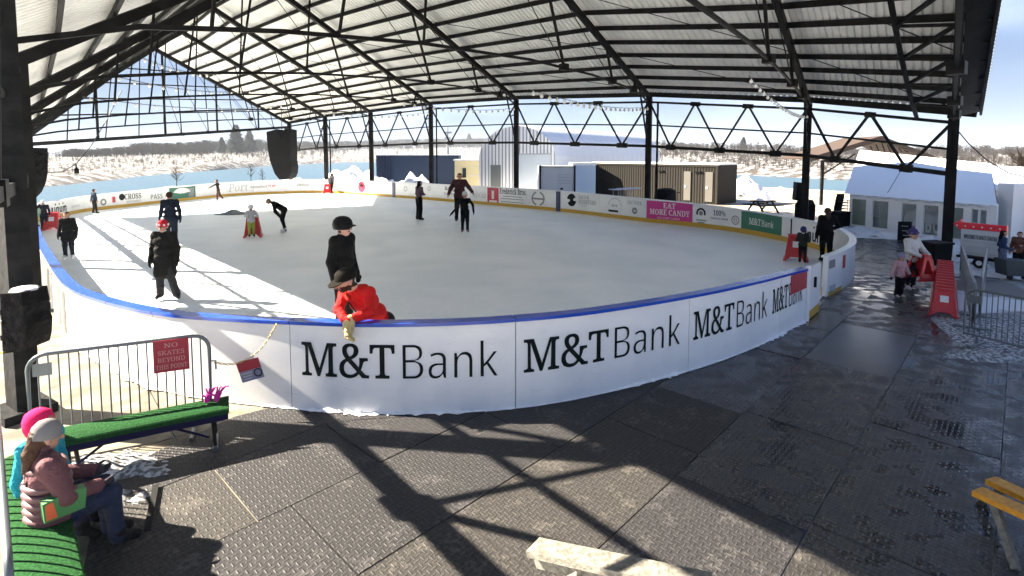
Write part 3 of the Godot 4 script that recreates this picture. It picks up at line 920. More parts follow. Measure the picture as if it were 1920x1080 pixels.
# lettering bent along the boards; face +1 outer (read with falling s), -1 inner (read with rising s)
func write_rim(mb: MB, text: String, kind: String, s_left: float, s_right: float, y0: float, h: float, face: int, italic := 0.0):
	var L := letters(text, kind)
	var pts: PackedVector2Array = L.t
	var sgn := signf(s_right - s_left)
	var kx: float = absf(s_right - s_left) / L.w
	for k in range(0, pts.size(), 3):
		var b := mb.v.size()
		for j in 3:
			var q := pts[k + j]
			var s := s_left + sgn * (q.x * kx + q.y * h * italic)
			var o := rim_out(s) * face
			mb.vert(rim_at(s) + o * (THICK * 0.5 + 0.007) + Vector3(0, y0 + q.y * h, 0), o)
		var ccw := (pts[k + 1] - pts[k]).cross(pts[k + 2] - pts[k]) > 0.0
		if ccw: mb.tri_i(b, b + 1, b + 2)
		else: mb.tri_i(b, b + 2, b + 1)
# a thin printed patch on the boards, photo columns and heights as fractions of the board
func patch(called: String, px0: float, px1: float, f0: float, f1: float, m: Material, parent: Node, lift := 0.004):
	var s0 := s_of(px0, true); var s1 := s_of(px1, true)
	var h := rim_high((s0 + s1) * 0.5)
	return put(called, strip(s0, s1, -(THICK * 0.5 + lift), -THICK * 0.5 + 0.002, h * f0, h * f1, false), m, parent)
func far_text(text: String, kind: String, px0: float, px1: float, f0: float, f1: float, m: Material, parent: Node, italic := 0.0):
	var mb := MB.new()
	var s0 := s_of(px0, true); var s1 := s_of(px1, true)
	var h := rim_high((s0 + s1) * 0.5)
	write_rim(mb, text, kind, s0, s1, h * f0, h * (f1 - f0), -1, italic)
	put("lettering", mb, m, parent)
# a ring, arc or disc printed on the inner face
func far_ring(px: float, f: float, r0: float, r1: float, m: Material, parent: Node, a0 := 0.0, a1 := TAU, squeeze := 1.0):
	var mb := MB.new()
	var s := s_of(px, true)
	var y := rim_high(s) * f
	var o := -rim_out(s)
	for k in 18:
		var b := mb.v.size()
		for q in [[0, r0], [0, r1], [1, r1], [1, r0]]:
			var a: float = lerpf(a0, a1, (k + q[0]) / 18.0)
			var ss: float = s + cos(a) * q[1] * squeeze
			mb.vert(rim_at(ss) - rim_out(ss) * (THICK * 0.5 + 0.008) + Vector3(0, y + sin(a) * q[1], 0), o)
		mb.tri_i(b, b + 1, b + 2); mb.tri_i(b, b + 2, b + 3)
	put("emblem", mb, m, parent)
func build_rink():
	structure("ice", sheet(rim_poly(-0.02), 0.012), M.ice)
	var bd := thing("rink_boards", "white dasher boards with blue cap rail ringing the ice", "rink boards")
	# seams
	var cuts := [0.0]
	for px in [1455, 1285, 965, 552, 300, 215, 170, 138, 112, 92, 77]: cuts.append(s_of(px, false))
	cuts.append(rim_s[far_from])
	var fs := [100, 150, 205, 260, 310, 368, 425, 475, 531, 590, 640, 690, 740, 800, 865, 935, 990, 1048, 1125, 1210, 1300, 1390, 1485, 1540]
	for px in fs: cuts.append(s_of(px, true))
	cuts.append(s_of(1540, true) + 1.6); cuts.append(rim_s[-1] - 1.4); cuts.append(rim_s[-1])
	for i in cuts.size() - 1:
		var s0: float = cuts[i] + 0.006; var s1: float = cuts[i + 1] - 0.006
		if s1 - s0 < 0.1: continue
		var near: bool = s0 < rim_s[far_from] - 0.1
		var pn := put("board_panel", strip(s0, s1, -THICK * 0.5, THICK * 0.5, 0.0, -0.03), M.board if near and i < 8 else M.board_old if near else M.board, bd)
		var capm: Material = M.cap_blue if near else M.white_paint
		put("cap_rail", strip(s0, s1, -THICK * 0.5 - 0.045, THICK * 0.5 + 0.02, -10.0 - 0.03, 0.012), capm, pn)
		put("kick_strip", strip(s0, s1, -THICK * 0.5 - 0.016, -THICK * 0.5 + 0.002, 0.0, 0.2, false), M.kick, pn)
		if near and i > 7:
			for k in 3:
				var s := lerpf(s0, s1, (k + 0.5) / 3.0)
				put("stiffener", strip(s - 0.03, s + 0.03, THICK * 0.5, THICK * 0.5 + 0.05, 0.05, -0.12), M.board_old, pn)
		if near and i < 4:
			var L: Array = [[1440, 1496], [1293, 1430], [980, 1268], [573, 932]][i]
			var a := s_of(L[0], false); var b := s_of(L[1], false)
			var d := b - a
			var mb := MB.new(); write_rim(mb, "M&T", "serif_black", a, a + d * 0.485, 0.45, 0.43, 1)
			put("lettering", mb, M.ink, pn)
			mb = MB.new(); write_rim(mb, "Bank", "sans_thin", a + d * 0.525, b, 0.45, 0.45, 1)
			put("lettering", mb, M.ink, pn)
		if i == 0:
			var a := s_of(1474, false); var b := s_of(1503, false)
			put("notice", strip(minf(a, b), maxf(a, b), THICK * 0.5, THICK * 0.5 + 0.016, 0.66, 1.0, false), M.red_sign, pn, "small dark red notice on the gate end")
	for px in [740, 1048]:
		var s := s_of(px, true)
		put("post_pad", strip(s - 0.14, s + 0.14, -THICK * 0.5 - 0.05, -THICK * 0.5, 0.0, -0.02), M.navy, bd, "navy padded upright on the far boards")
	var s85 := s_of(1485, true)
	put("joint_strip", strip(s85 - 0.03, s85 + 0.03, -THICK * 0.5 - 0.012, -THICK * 0.5, 0.2, -0.03), M.black, bd)
	# prints on the far boards
	var pr := Node3D.new(); pr.name = "advert_prints"; bd.add_child(pr)
	patch("advert", 61, 79, 0.12, 0.93, M.sage, pr)
	far_text("unum", "sans_bold", 97, 123, 0.3, 0.68, M.ink, pr)
	for k in 3: far_ring(103 + k * 7, 0.82, 0.0, 0.05, M.ink, pr)
	far_text("hannaford", "sans", 133, 148, 0.42, 0.6, M.ink_pale, pr)
	far_ring(193, 0.5, 0.1, 0.2, M.ink_grey, pr)
	patch("advert", 210, 216, 0.4, 0.78, M.red_ad, pr)
	far_text("CROSS", "serif_bold", 233, 264, 0.5, 0.86, M.ink, pr)
	far_text("INSURANCE", "serif", 236, 264, 0.28, 0.42, M.ink_grey, pr)
	far_ring(228, 0.7, 0.0, 0.2, M.ink, pr)
	far_text("PASS", "sans_bold", 282, 304, 0.34, 0.66, M.ink_grey, pr)
	patch("advert", 317, 366, 0.18, 1.0, M.green_ad, pr)
	far_ring(341, 0.5, 0.05, 0.42, M.print_white, pr, 0.3, PI - 0.3, 1.8)
	patch("advert", 353, 363, 0.25, 0.85, M.ink_grey, pr, 0.007)
	far_text("Port", "serif", 428, 464, 0.34, 0.88, M.ink_pale, pr, 0.15)
	far_text("hannaford", "sans_bold", 470, 501, 0.5, 0.7, M.ink_grey, pr)
	far_text("to go", "sans_bold", 503, 517, 0.5, 0.72, M.red_ad, pr)
	far_text("zwoop", "sans_bold", 556, 579, 0.42, 0.72, M.ink_grey, pr, 0.2)
	far_ring(679, 0.56, 0.0, 0.42, M.red_ad, pr); far_ring(679, 0.56, 0.0, 0.24, M.ink, pr, 0.2, PI - 0.2)
	far_text("Bangor", "serif_bold", 835, 862, 0.6, 0.88, M.navy, pr)
	far_text("Savings", "serif", 834, 862, 0.36, 0.56, M.navy, pr)
	far_ring(762, 0.6, 0.12, 0.2, M.ink_pale, pr); far_ring(806, 0.7, 0.1, 0.17, M.ink_pale, pr)
	far_text("Coca-Cola", "serif", 882, 912, 0.36, 0.72, M.ink_pale, pr, 0.25)
	patch("advert", 915, 936, 0.06, 0.96, M.red_ad, pr)
	patch("advert", 923, 927.5, 0.35, 0.8, M.print_white, pr, 0.008); patch("advert", 918.5, 933, 0.18, 0.28, M.print_white, pr, 0.008)
	far_text("Frederick Bros.", "serif_bold", 938, 988, 0.66, 0.98, M.ink, pr)
	for q in [[944, 980, 0.53], [941, 983, 0.4], [941, 983, 0.24]]: patch("advert", q[0], q[1], q[2], q[2] + 0.035, M.ink_grey, pr)
	far_ring(1010, 0.55, 0.33, 0.42, M.ink_grey, pr, PI * 0.6, PI * 1.4, 1.2); far_ring(1010, 0.55, 0.33, 0.42, M.ink_grey, pr, -PI * 0.4, PI * 0.4, 1.2)
	patch("advert", 1000, 1020, 0.5, 0.58, M.ink_grey, pr)
	far_ring(1073, 0.62, 0.12, 0.34, M.ink, pr, 0.5, PI * 0.95); far_ring(1073, 0.62, 0.12, 0.34, M.ink, pr, PI + 0.5, PI * 1.95); far_ring(1073, 0.62, 0.0, 0.13, M.ink, pr)
	far_text("SACO &", "serif", 1086, 1105, 0.72, 0.9, M.ink_grey, pr)
	far_text("BIDDEFORD", "serif", 1086, 1119, 0.5, 0.68, M.ink_grey, pr)
	far_text("SAVINGS", "serif", 1086, 1102, 0.38, 0.45, M.ink_pale, pr)
	far_ring(1154, 0.5, 0.42, 0.46, M.ink_pale, pr, 0.2, PI - 0.2); far_text("2016", "sans_bold", 1148, 1158, 0.52, 0.62, M.ink_grey, pr); patch("advert", 1142, 1160, 0.28, 0.37, M.ink, pr)
	far_text("DRY DOCK", "serif", 1177, 1204, 0.7, 0.86, M.ink_grey, pr); far_ring(1191, 0.44, 0.05, 0.16, M.ink_grey, pr)
	patch("advert", 1213, 1299, 0.12, 0.97, M.pink_ad, pr)
	far_text("EAT", "serif_bold", 1244, 1267, 0.68, 0.9, M.print_white, pr)
	far_text("MORE CANDY", "serif_bold", 1219, 1294, 0.38, 0.62, M.print_white, pr)
	far_text("OLD PORT CANDY", "serif", 1233, 1276, 0.22, 0.3, M.print_white, pr)
	far_ring(1315, 0.62, 0.15, 0.23, M.ink, pr, -0.4, PI + 0.4); far_ring(1315, 0.62, 0.0, 0.1, M.ink_grey, pr)
	patch("advert", 1306, 1325, 0.3, 0.35, M.ink_grey, pr); patch("advert", 1309, 1322, 0.2, 0.25, M.ink_grey, pr)
	far_text("100%", "serif_bold", 1338, 1361, 0.6, 0.84, M.navy, pr)
	far_text("Employee Owned", "serif_bold", 1333, 1366, 0.42, 0.54, M.navy, pr)
	far_ring(1380, 0.52, 0.15, 0.19, M.ink_grey, pr); far_text("B", "sans", 1377, 1383, 0.42, 0.62, M.ink_grey, pr)
	patch("advert", 1391, 1467, 0.12, 0.97, M.green_ad, pr)
	far_text("M&T", "serif_black", 1406, 1428, 0.44, 0.72, M.print_white, pr); far_text("Bank", "sans", 1430, 1452, 0.44, 0.72, M.print_white, pr)
	far_text("unum", "sans_bold", 1506, 1545, 0.25, 0.62, M.ink, pr)
	far_ring(1528, 0.8, 0.0, 0.04, M.ink, pr)
	# snow crust thrown up along the outside of the near boards
	var mb := MB.new()
	var r := RandomNumberGenerator.new(); r.seed = 8
	var s := 0.15
	while s < s_of(150, false):
		var o := rim_out(s); var c := rim_at(s) + o * (THICK * 0.5)
		var amt := 0.35 + 0.65 * clampf(sin(s * 1.7) + 0.6 * sin(s * 4.3 + 1.0), 0.0, 1.0)
		var w := r.randf_range(0.01, 0.1) * amt; var h := r.randf_range(0.005, 0.05) * amt; var l := r.randf_range(0.03, 0.2)
		var d := Vector3(-o.z, 0, o.x)
		var a := c - d * l; var b := c + d * l
		var tip := c + o * w + Vector3(0, 0.02, 0) + d * r.randf_range(-0.04, 0.04)
		mb.tri(a + Vector3(0, 0.015, 0), tip, c + Vector3(0, h + 0.02, 0)); mb.tri(tip, b + Vector3(0, 0.015, 0), c + Vector3(0, h + 0.02, 0))
		s += r.randf_range(0.02, 0.14)
	var cr := put("snow_crust", mb, M.snow, self)
	cr.set_meta("kind", "stuff"); tag(cr, "crust of scraped snow along the foot of the near boards", "snow")
	# gate leaf standing open beside the near end of the boards
	var g := thing("rink_gate", "narrow white gate leaf with yellow kick plate standing open at the rink entrance", "gate", gp(1513, 602))
	var e := gp(1533, 584) - gp(1513, 602)
	mb = MB.new(); mb.beam(Vector3(0, 0.52, 0), Vector3(0, 0.52, 0) + e, 0.05, 0.96); put("leaf", mb, M.white_paint, g)
	mb = MB.new(); mb.beam(Vector3(0, 0.11, 0) + e * 0.02, Vector3(0, 0.11, 0) + e * 0.98, 0.06, 0.16); put("kick_plate", mb, M.kick, g)
	mb = MB.new(); mb.bx(Vector3(-0.02, 0.54, 0.02), Vector3(0.06, 1.06, 0.06)); put("hinge_post", mb, M.white_paint, g)
	mb = MB.new(); mb.bx(e * 0.4 + Vector3(0.03, 0.7, 0.04), Vector3(0.05, 0.2, 0.03), 0.6); put("latch", mb, M.steel, g)
	# small plates and notices on the end of the far boards
	var se: float = rim_s[-1]
	for q in [[0.08, 0.42, 0.62, 0.8, M.ink_grey], [0.14, 0.5, 0.06, 0.22, M.ink_pale], [1.0, 1.2, 0.5, 0.8, M.red_sign]]:
		put("hinge_plate" if q[4] != M.red_sign else "notice", strip(se - q[1], se - q[0], THICK * 0.5, THICK * 0.5 + 0.012, q[2], q[3], false), q[4], bd)
	put("kick_strip", strip(se - 0.95, se - 0.1, THICK * 0.5, THICK * 0.5 + 0.012, 0.0, 0.1, false), M.kick, bd)

# ---------------------------------------------------------------- the steel-plate walkway
func plate_texture() -> Array:
	# 3.2 m of raised-bar tread with dirt, worn tops and dried salt
	var n := 1024
	var f1 := FastNoiseLite.new(); f1.seed = 31; f1.frequency = 0.007; f1.fractal_octaves = 5
	var f2 := FastNoiseLite.new(); f2.seed = 32; f2.frequency = 0.05; f2.fractal_octaves = 3
	var a := f1.get_seamless_image(n, n).get_data(); var b := f2.get_seamless_image(n, n).get_data()
	var cell := 16
	var hb := PackedByteArray(); hb.resize(n * n)
	var alb := PackedByteArray(); alb.resize(n * n * 3)
	var rgh := PackedByteArray(); rgh.resize(n * n)
	for y in n:
		for x in n:
			var i := y * n + x
			var cx := x / cell; var cy := y / cell
			var u := x % cell - 7.5; var w := y % cell - 7.5
			var p := u; var q := w
			if (cx + cy) & 1: p = w; q = u
			var bar := absf(p) < 6.6 and absf(q) < 2.2
			hb[i] = 255 if bar and absf(q) < 1.3 else (150 if bar else 40)
			var d: float = a[i] / 255.0; var e: float = b[i] / 255.0
			var salt := clampf((d * 0.75 + e * 0.4 - 0.66) * 5.0, 0.0, 1.0)
			var g := 0.135 + 0.08 * e + (0.035 if bar else 0.0)
			var cr := lerpf(g, 0.52, salt * 0.22); var cg := lerpf(g * 0.98, 0.5, salt * 0.22); var cb := lerpf(g * 1.0, 0.48, salt * 0.22)
			alb[i * 3] = int(cr * 255); alb[i * 3 + 1] = int(cg * 255); alb[i * 3 + 2] = int(cb * 255)
			rgh[i] = int(clampf(0.42 + (d - 0.45) * 1.3 + (e - 0.5) * 0.25, 0.16, 0.9) * 255)
	var out := []
	for q in [[hb, Image.FORMAT_L8], [alb, Image.FORMAT_RGB8], [rgh, Image.FORMAT_L8]]:
		var im := Image.create_from_data(n, n, false, q[1], q[0]); im.generate_mipmaps()
		out.append(ImageTexture.create_from_image(im))
	return out
func build_walkway():
	var tex := plate_texture()
	var pm := []
	for k in 6:
		# three tones of plate; the last three are the wet ones
		var m := StandardMaterial3D.new()
		m.albedo_texture = tex[1]; m.albedo_color = [Color(1, 1, 1), Color(0.84, 0.85, 0.87), Color(1.1, 1.08, 1.03)][k % 3]
		m.roughness = [0.65, 0.58, 0.72, 0.62, 0.52, 0.75][k]
		if k > 2: m.roughness_texture = tex[2]
		m.heightmap_enabled = true; m.heightmap_texture = tex[0]; m.heightmap_scale = 0.5
		m.metallic_specular = 0.38 if k < 3 else 0.5
		m.uv1_scale = Vector3(1.0 / 3.2, 1.0 / 3.2, 1)
		pm.append(m)
	var smooth := tri_mat(noise_tex(33, 0.02, 256, lin(0.02, 0.02, 0.022), lin(0.06, 0.06, 0.06), 5), 0.4, 0.25, M.grain, 0.04)
	var w := Node3D.new(); w.name = "steel_plate_walkway"; add_child(w); w.set_meta("kind", "structure")
	var area := px_poly([[120, 1250], [190, 900], [300, 845], [440, 782], [560, 752], [1000, 690], [1500, 560], [1560, 470], [1600, 446], [1735, 452], [1752, 500], [1745, 600], [1800, 650], [1925, 668], [2100, 690], [2150, 1250]])
	var hole := rim_poly(0.06, 2)
	var ax := Vector2(0.69, -0.724); var ay := Vector2(-0.724, -0.69)
	var r := RandomNumberGenerator.new(); r.seed = 12
	for j in range(-12, 16):
		var wd := 1.15
		var u := -4.0 + r.randf() * 2.0
		while u < 30.0:
			var len_: float = [2.4, 1.8, 2.4, 1.2][r.randi() % 4]
			var o := ax * u + ay * (j * wd)
			u += len_
			var pl := PackedVector2Array([o + (ax + ay) * 0.006, o + ax * (len_ - 0.006) + ay * 0.006, o + ax * (len_ - 0.006) + ay * (wd - 0.006), o + ax * 0.006 + ay * (wd - 0.006)])
			var k := r.randi() % 8
			var lift := r.randf() * 0.008
			var turn := r.randf() * 30.0
			for c1 in Geometry2D.intersect_polygons(pl, area):
				for c2 in Geometry2D.clip_polygons(c1, hole):
					if Geometry2D.is_polygon_clockwise(c2) and c2.size() > 30: continue
					var mb := MB.new()
					if Geometry2D.triangulate_polygon(c2).is_empty(): continue
					mb.prism(c2, Transform3D(Basis(Vector3.RIGHT, Vector3(0, 0, 1), Vector3(0, -1, 0)), Vector3(0, lift - 0.004, 0)), 0.016)
					for i in mb.uv.size():
						var g := Vector2(mb.v[i].x, mb.v[i].z)
						mb.uv[i] = Vector2(g.dot(ax), g.dot(ay)) + Vector2(turn, turn * 1.7)
					put("plate", mb, smooth if k == 7 and o.y < -7.0 else pm[[0, 0, 1, 0, 2, 1, 2, 0][k] + (3 if o.x > 1.9 + 0.5 * sin(o.y * 3.0) else 0)], w)

# ---------------------------------------------------------------- yard behind the rink
func wall_box(called: String, label: String, category: String, p0: Vector3, p1: Vector3, depth: float, h: float) -> Node3D:
	# a node at the left front corner, local x along the front wall, local z towards the viewer
	var d := p1 - p0
	return thing(called, label, category, p0, atan2(-d.z, d.x))
func ribs(w: float, h: float, pitch: float, prof: float, z: float) -> MB:
	var mb := MB.new()
	var n := int(w / pitch)
	for k in n:
		var a := k * w / n; var b := (k + 0.45) * w / n; var c := (k + 0.6) * w / n; var d := (k + 0.85) * w / n; var e := (k + 1) * w / n
		for q in [[a, 0.0, b, 0.0], [b, 0.0, c, prof], [c, prof, d, prof], [d, prof, e, 0.0]]:
			mb.quad(Vector3(q[0], 0, z + q[1]), Vector3(q[2], 0, z + q[3]), Vector3(q[2], h, z + q[3]), Vector3(q[0], h, z + q[1]))
	return mb
func container(label: String, a: Vector3, b: Vector3, h: float, depth: float, m: Material, pitch: float) -> Node3D:
	var t := wall_box("shipping_container", label, "container", a, b, depth, h)
	var w := a.distance_to(b)
	put("front_wall", ribs(w, h - 0.12, pitch, 0.035, 0.0), m, t)
	var mb := MB.new()
	mb.bx(Vector3(w / 2, h / 2, -depth / 2 - 0.02), Vector3(w - 0.02, h - 0.02, depth)); put("body", mb, m, t)
	mb = MB.new(); mb.bx(Vector3(w / 2, h - 0.06, 0.03), Vector3(w, 0.14, 0.08)); put("top_rail", mb, m, t)
	mb = MB.new(); mb.bx(Vector3(0.05, h / 2, 0.03), Vector3(0.12, h - 0.15, 0.09)); mb.bx(Vector3(w - 0.05, h / 2, 0.03), Vector3(0.12, h - 0.15, 0.09)); put("corner_post", mb, m, t)
	return t
func mound(label: String, c: Vector3, rx: float, rz: float, h: float, seed_: int, m: Material, called := "snow_pile") -> MeshInstance3D:
	var fn := FastNoiseLite.new(); fn.seed = seed_; fn.frequency = 0.9 / maxf(minf(rx, rz), 0.3); fn.fractal_octaves = 4
	var mb := MB.new()
	var n := 26
	for j in n + 1:
		for i in n + 1:
			var u := Vector2(i / float(n) * 2 - 1, j / float(n) * 2 - 1)
			var x := u.x * rx; var z := u.y * rz
			var e := 1.0 - u.length() * (1.0 + 0.35 * fn.get_noise_2d(atan2(u.y, u.x) * 2.0, 3.0))
			var y := h * pow(maxf(e, 0.0), 0.55) * (0.75 + 0.8 * fn.get_noise_2d(x, z)) - 0.03
			mb.vert(Vector3(x, y, z), Vector3.UP, Vector2(x, z))
	for j in n:
		for i in n:
			var a := j * (n + 1) + i
			mb.tri_i(a, a + n + 1, a + n + 2); mb.tri_i(a, a + n + 2, a + 1)
	var st := SurfaceTool.new(); st.create_from(mb.mesh(), 0); st.generate_normals()
	var o := solo(called, st.commit(), m, label, "snow")
	o.position = c
	return o
func build_yard():
	var navy := mat(lin(0.022, 0.035, 0.07), 0.55); var brown := mat(lin(0.022, 0.02, 0.017), 0.6)
	brown.metallic_specular = 0.2; navy.metallic_specular = 0.25
	# navy container, seen side on
	var a := Vector3(-13.2, 0, -52); var b := Vector3(-5.2, 0, -52)
	var t := container("long navy container with smooth side behind the far boards", a, b, 3.1, 2.6, navy, 8.0)
	var mb := MB.new()
	for k in 6: mb.bx(Vector3(0.18 + k * 0.26, 1.5, 0.05), Vector3(0.09, 2.9, 0.1))
	put("end_ribs", mb, navy, t)
	mb = MB.new(); mb.bx(Vector3(4, 3.14, -1.2), Vector3(8.1, 0.1, 2.6)); put("roof_snow", mb, M.snow, t)
	# cream shed
	var cream := mat(lin(0.68, 0.6, 0.36), 0.8)
	t = thing("cream_shed", "small cream shed with one dark window between navy container and arched hut", "shed", Vector3(-4.95, 0, -47))
	mb = MB.new(); mb.bx(Vector3(1.1, 1.3, -1), Vector3(2.4, 2.6, 2)); put("wall", mb, cream, t)
	mb = MB.new(); mb.bx(Vector3(1.1, 2.68, -1), Vector3(2.6, 0.12, 2.2)); put("roof", mb, M.snow, t)
	mb = MB.new(); mb.bx(Vector3(0.75, 1.55, 0.02), Vector3(0.32, 0.85, 0.05)); put("window", mb, M.glass_dark, t)
	mb = MB.new(); mb.bx(Vector3(1.75, 1.3, 0.03), Vector3(0.9, 0.06, 0.05)); mb.bx(Vector3(1.75, 2.0, 0.03), Vector3(0.9, 0.04, 0.05)); put("trim", mb, M.white_paint, t)
	# ribbed arched hut
	t = thing("arched_hut", "white ribbed steel arched hut with grey doors behind the far boards", "hut", Vector3(0.4, 0, -44), -0.12)
	var hw := 3.15; var wallh := 3.0; var toph := 5.55
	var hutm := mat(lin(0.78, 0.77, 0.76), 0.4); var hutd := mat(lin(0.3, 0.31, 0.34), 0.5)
	var n := 22
	for k in n:
		var x0 := -hw + 2 * hw * k / n; var x1 := -hw + 2 * hw * (k + 0.62) / n; var x2 := -hw + 2 * hw * (k + 1) / n
		var y0 := arch(x0, hw, wallh, toph); var y1 := arch(x1, hw, wallh, toph); var y2 := arch(x2, hw, wallh, toph)
		mb = MB.new()
		mb.quad(Vector3(x0, 0, 0.07), Vector3(x1, 0, 0.07), Vector3(x1, y1, 0.07), Vector3(x0, y0, 0.07))
		mb.quad(Vector3(x1, 0, 0.07), Vector3(x1, 0, 0), Vector3(x1, y1, 0), Vector3(x1, y1, 0.07))
		mb.quad(Vector3(x0, 0, 0), Vector3(x0, 0, 0.07), Vector3(x0, y0, 0.07), Vector3(x0, y0, 0))
		put("rib", mb, hutm, t)
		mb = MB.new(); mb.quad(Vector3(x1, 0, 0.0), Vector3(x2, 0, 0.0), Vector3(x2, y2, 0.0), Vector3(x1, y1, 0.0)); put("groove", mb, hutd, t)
	# vaulted body running back and to the right
	mb = MB.new()
	var back := Vector3(11.5, 0, -21)
	var prev := []
	for j in 41:
		var o := back * (j / 40.0)
		var bulge := 0.06 if j % 2 else 0.0
		var ring := []
		for k in 25:
			var x := -hw + 2 * hw * k / 24.0
			ring.append(o + Vector3(x * (1 + bulge * 0.03), arch(x, hw, wallh, toph) + bulge, -0.02))
		ring.append(o + Vector3(hw + bulge, 0, -0.02))
		if prev.size():
			for k in ring.size() - 1: mb.quad(prev[k], prev[k + 1], ring[k + 1], ring[k])
		prev = ring
	put("vault", mb, mat(lin(0.62, 0.64, 0.68), 0.35), t)
	mb = MB.new(); mb.bx(Vector3(-1.75, 1.15, 0.11), Vector3(0.85, 2.3, 0.06)); put("door", mb, mat(lin(0.16, 0.17, 0.16), 0.5), t)
	mb = MB.new(); mb.bx(Vector3(1.35, 1.6, 0.12), Vector3(2.9, 3.2, 0.08)); var dr := put("sliding_door", mb, mat(lin(0.5, 0.54, 0.57), 0.45), t)
	mb = MB.new(); mb.bx(Vector3(-0.1, 1.6, 0.18), Vector3(0.1, 3.2, 0.08)); mb.bx(Vector3(1.35, 3.2, 0.18), Vector3(3.0, 0.08, 0.06)); put("door_frame", mb, hutd, dr)
	# white cargo trailer
	t = thing("cargo_trailer", "white box trailer with dark door posts in front of the arched hut", "trailer", Vector3(1.95, 0, -37.5), 0.04)
	mb = MB.new(); mb.bx(Vector3(1.25, 1.3, -0.9), Vector3(2.5, 2.1, 1.8)); put("body", mb, mat(lin(0.52, 0.54, 0.56), 0.4), t)
	mb = MB.new(); mb.bx(Vector3(0.03, 1.3, 0.03), Vector3(0.12, 2.2, 0.1)); put("door_post", mb, M.black, t)
	mb = MB.new(); mb.bx(Vector3(2.47, 1.3, 0.03), Vector3(0.12, 2.2, 0.1)); put("door_post", mb, M.black, t)
	mb = MB.new(); mb.bx(Vector3(1.25, 2.3, 0.03), Vector3(2.3, 0.05, 0.06)); put("lintel", mb, M.black, t)
	for k in 4:
		mb = MB.new(); mb.bx(Vector3(1.75, 1.75 - 0.2 * k, 0.015), Vector3(0.9, 0.025, 0.03)); put("slat", mb, hutd, t)
	mb = MB.new(); mb.bx(Vector3(1.55, 0.75, 0.03), Vector3(0.2, 0.12, 0.06)); put("latch", mb, M.black, t)
	for x in [0.5, 2.0]:
		mb = MB.new(); mb.tube([Vector3(x, 0.27, -0.1), Vector3(x, 0.27, 0.05)], 0.27, 12); put("wheel", mb, M.rubber, t)
	# pale blue box with snow on its roof
	t = thing("pale_blue_box", "pale blue storage box with snowy roof beside the dark ribbed container", "storage box", Vector3(4.5, 0, -39.5), 0.02)
	mb = MB.new(); mb.bx(Vector3(0.85, 1.2, -0.9), Vector3(1.7, 2.4, 1.8)); put("body", mb, mat(lin(0.4, 0.52, 0.66), 0.5), t)
	mb = MB.new(); mb.bx(Vector3(0.85, 2.46, -0.9), Vector3(1.8, 0.2, 1.9)); put("roof_snow", mb, M.snow, t)
	# dark ribbed container
	t = container("dark brown ribbed container with two doors right of the arched hut", Vector3(6.2, 0, -41.5), Vector3(12.95, 0, -33.5), 2.5, 2.4, brown, 0.2)
	for x in [8.35, 9.9]:
		mb = MB.new(); mb.bx(Vector3(x, 1.1, 0.06), Vector3(0.5, 1.9, 0.05)); var d := put("door", mb, mat(lin(0.07, 0.065, 0.055), 0.6), t)
		mb = MB.new(); mb.bx(Vector3(x - 0.12, 1.05, 0.1), Vector3(0.09, 0.16, 0.04)); put("lock_plate", mb, M.white_paint, d)
	for x in [6.3, 9.1]:
		mb = MB.new(); mb.bx(Vector3(x, 2.05, 0.09), Vector3(0.5, 0.07, 0.12)); put("wall_lamp", mb, M.black, t)
	mb = MB.new(); mb.bx(Vector3(5.2, 2.55, -1.3), Vector3(10.5, 0.1, 2.3)); put("roof_snow", mb, M.snow, t)
	# tables stacked against it
	t = thing("stacked_tables", "low stack of pale folding tables leaning before the dark ribbed container", "table", gp(1165, 392) + Vector3(0.3, 0, -1.6), 0.5)
	for k in 2:
		mb = MB.new(); mb.bx(Vector3(k * 0.5, 1.05 + 0.04 * k, 0.1 * k), Vector3(1.5, 0.05, 0.6)); put("table_top", mb, mat(lin(0.42, 0.43, 0.5), 0.5), t)
		for x in [-0.6, -0.2, 0.2, 0.6]:
			mb = MB.new(); mb.tube([Vector3(x + k * 0.5, 0, 0.1 * k), Vector3(x + k * 0.5, 1.04, 0.1 * k)], 0.03, 5); put("leg", mb, M.steel_light, t)
	t = thing("covered_grill", "black covered grill standing before the dark ribbed container", "grill", gp(1254, 400) + Vector3(0.2, 0, -1.4), 0.5)
	mb = MB.new(); mb.lathe(Vector3.ZERO, [Vector2(0.5, 0.0), Vector2(0.52, 0.7), Vector2(0.5, 1.1), Vector2(0.3, 1.25), Vector2(0.01, 1.28)], 12, 1.5, 0.7); put("cover", mb, M.cloth, t)
	mb = MB.new(); mb.tube([Vector3(0.8, 1.0, 0.1), Vector3(1.0, 1.0, 0.1)], 0.03, 5); put("side_handle", mb, M.steel, t)
	# snow piles
	mound("tall rough snow pile behind the far boards near the hanging speaker", Vector3(-14.6, 0, -50.0), 4.0, 2.2, 2.3, 5, M.snow)
	mound("low snow heap at the foot of the navy container", Vector3(-9.3, 0, -47.0), 3.6, 1.6, 1.5, 6, M.snow)
	mound("broad lumpy snow pile on the yard right of the dark container", gp(1425, 372) + Vector3(0, 0, -4), 3.6, 2.0, 1.5, 7, M.snow)
	mound("thin snow heap behind the boards under the hanging speaker", Vector3(-21.0, 0, -50.0), 3.5, 1.6, 1.25, 10, M.snow)
	# brush on the near bank
	for q in [[470, 56.0, 2.2], [492, 55.0, 1.7], [330, 49.0, 2.3]]:
		var tr := thing("bare_shrub", "thin bare shrub on the bank %s" % ["left of the hanging speaker", "right under the hanging speaker's left side", "above the green house advert"][[470, 492, 330].find(q[0])], "shrub", Vector3((q[0] - 960) / 1000.0 * q[1], 0, -q[1]), 0.0, "bare shrubs on the near bank")
		put("stem", bare_tree(q[0], q[2]), M.bark, tr)
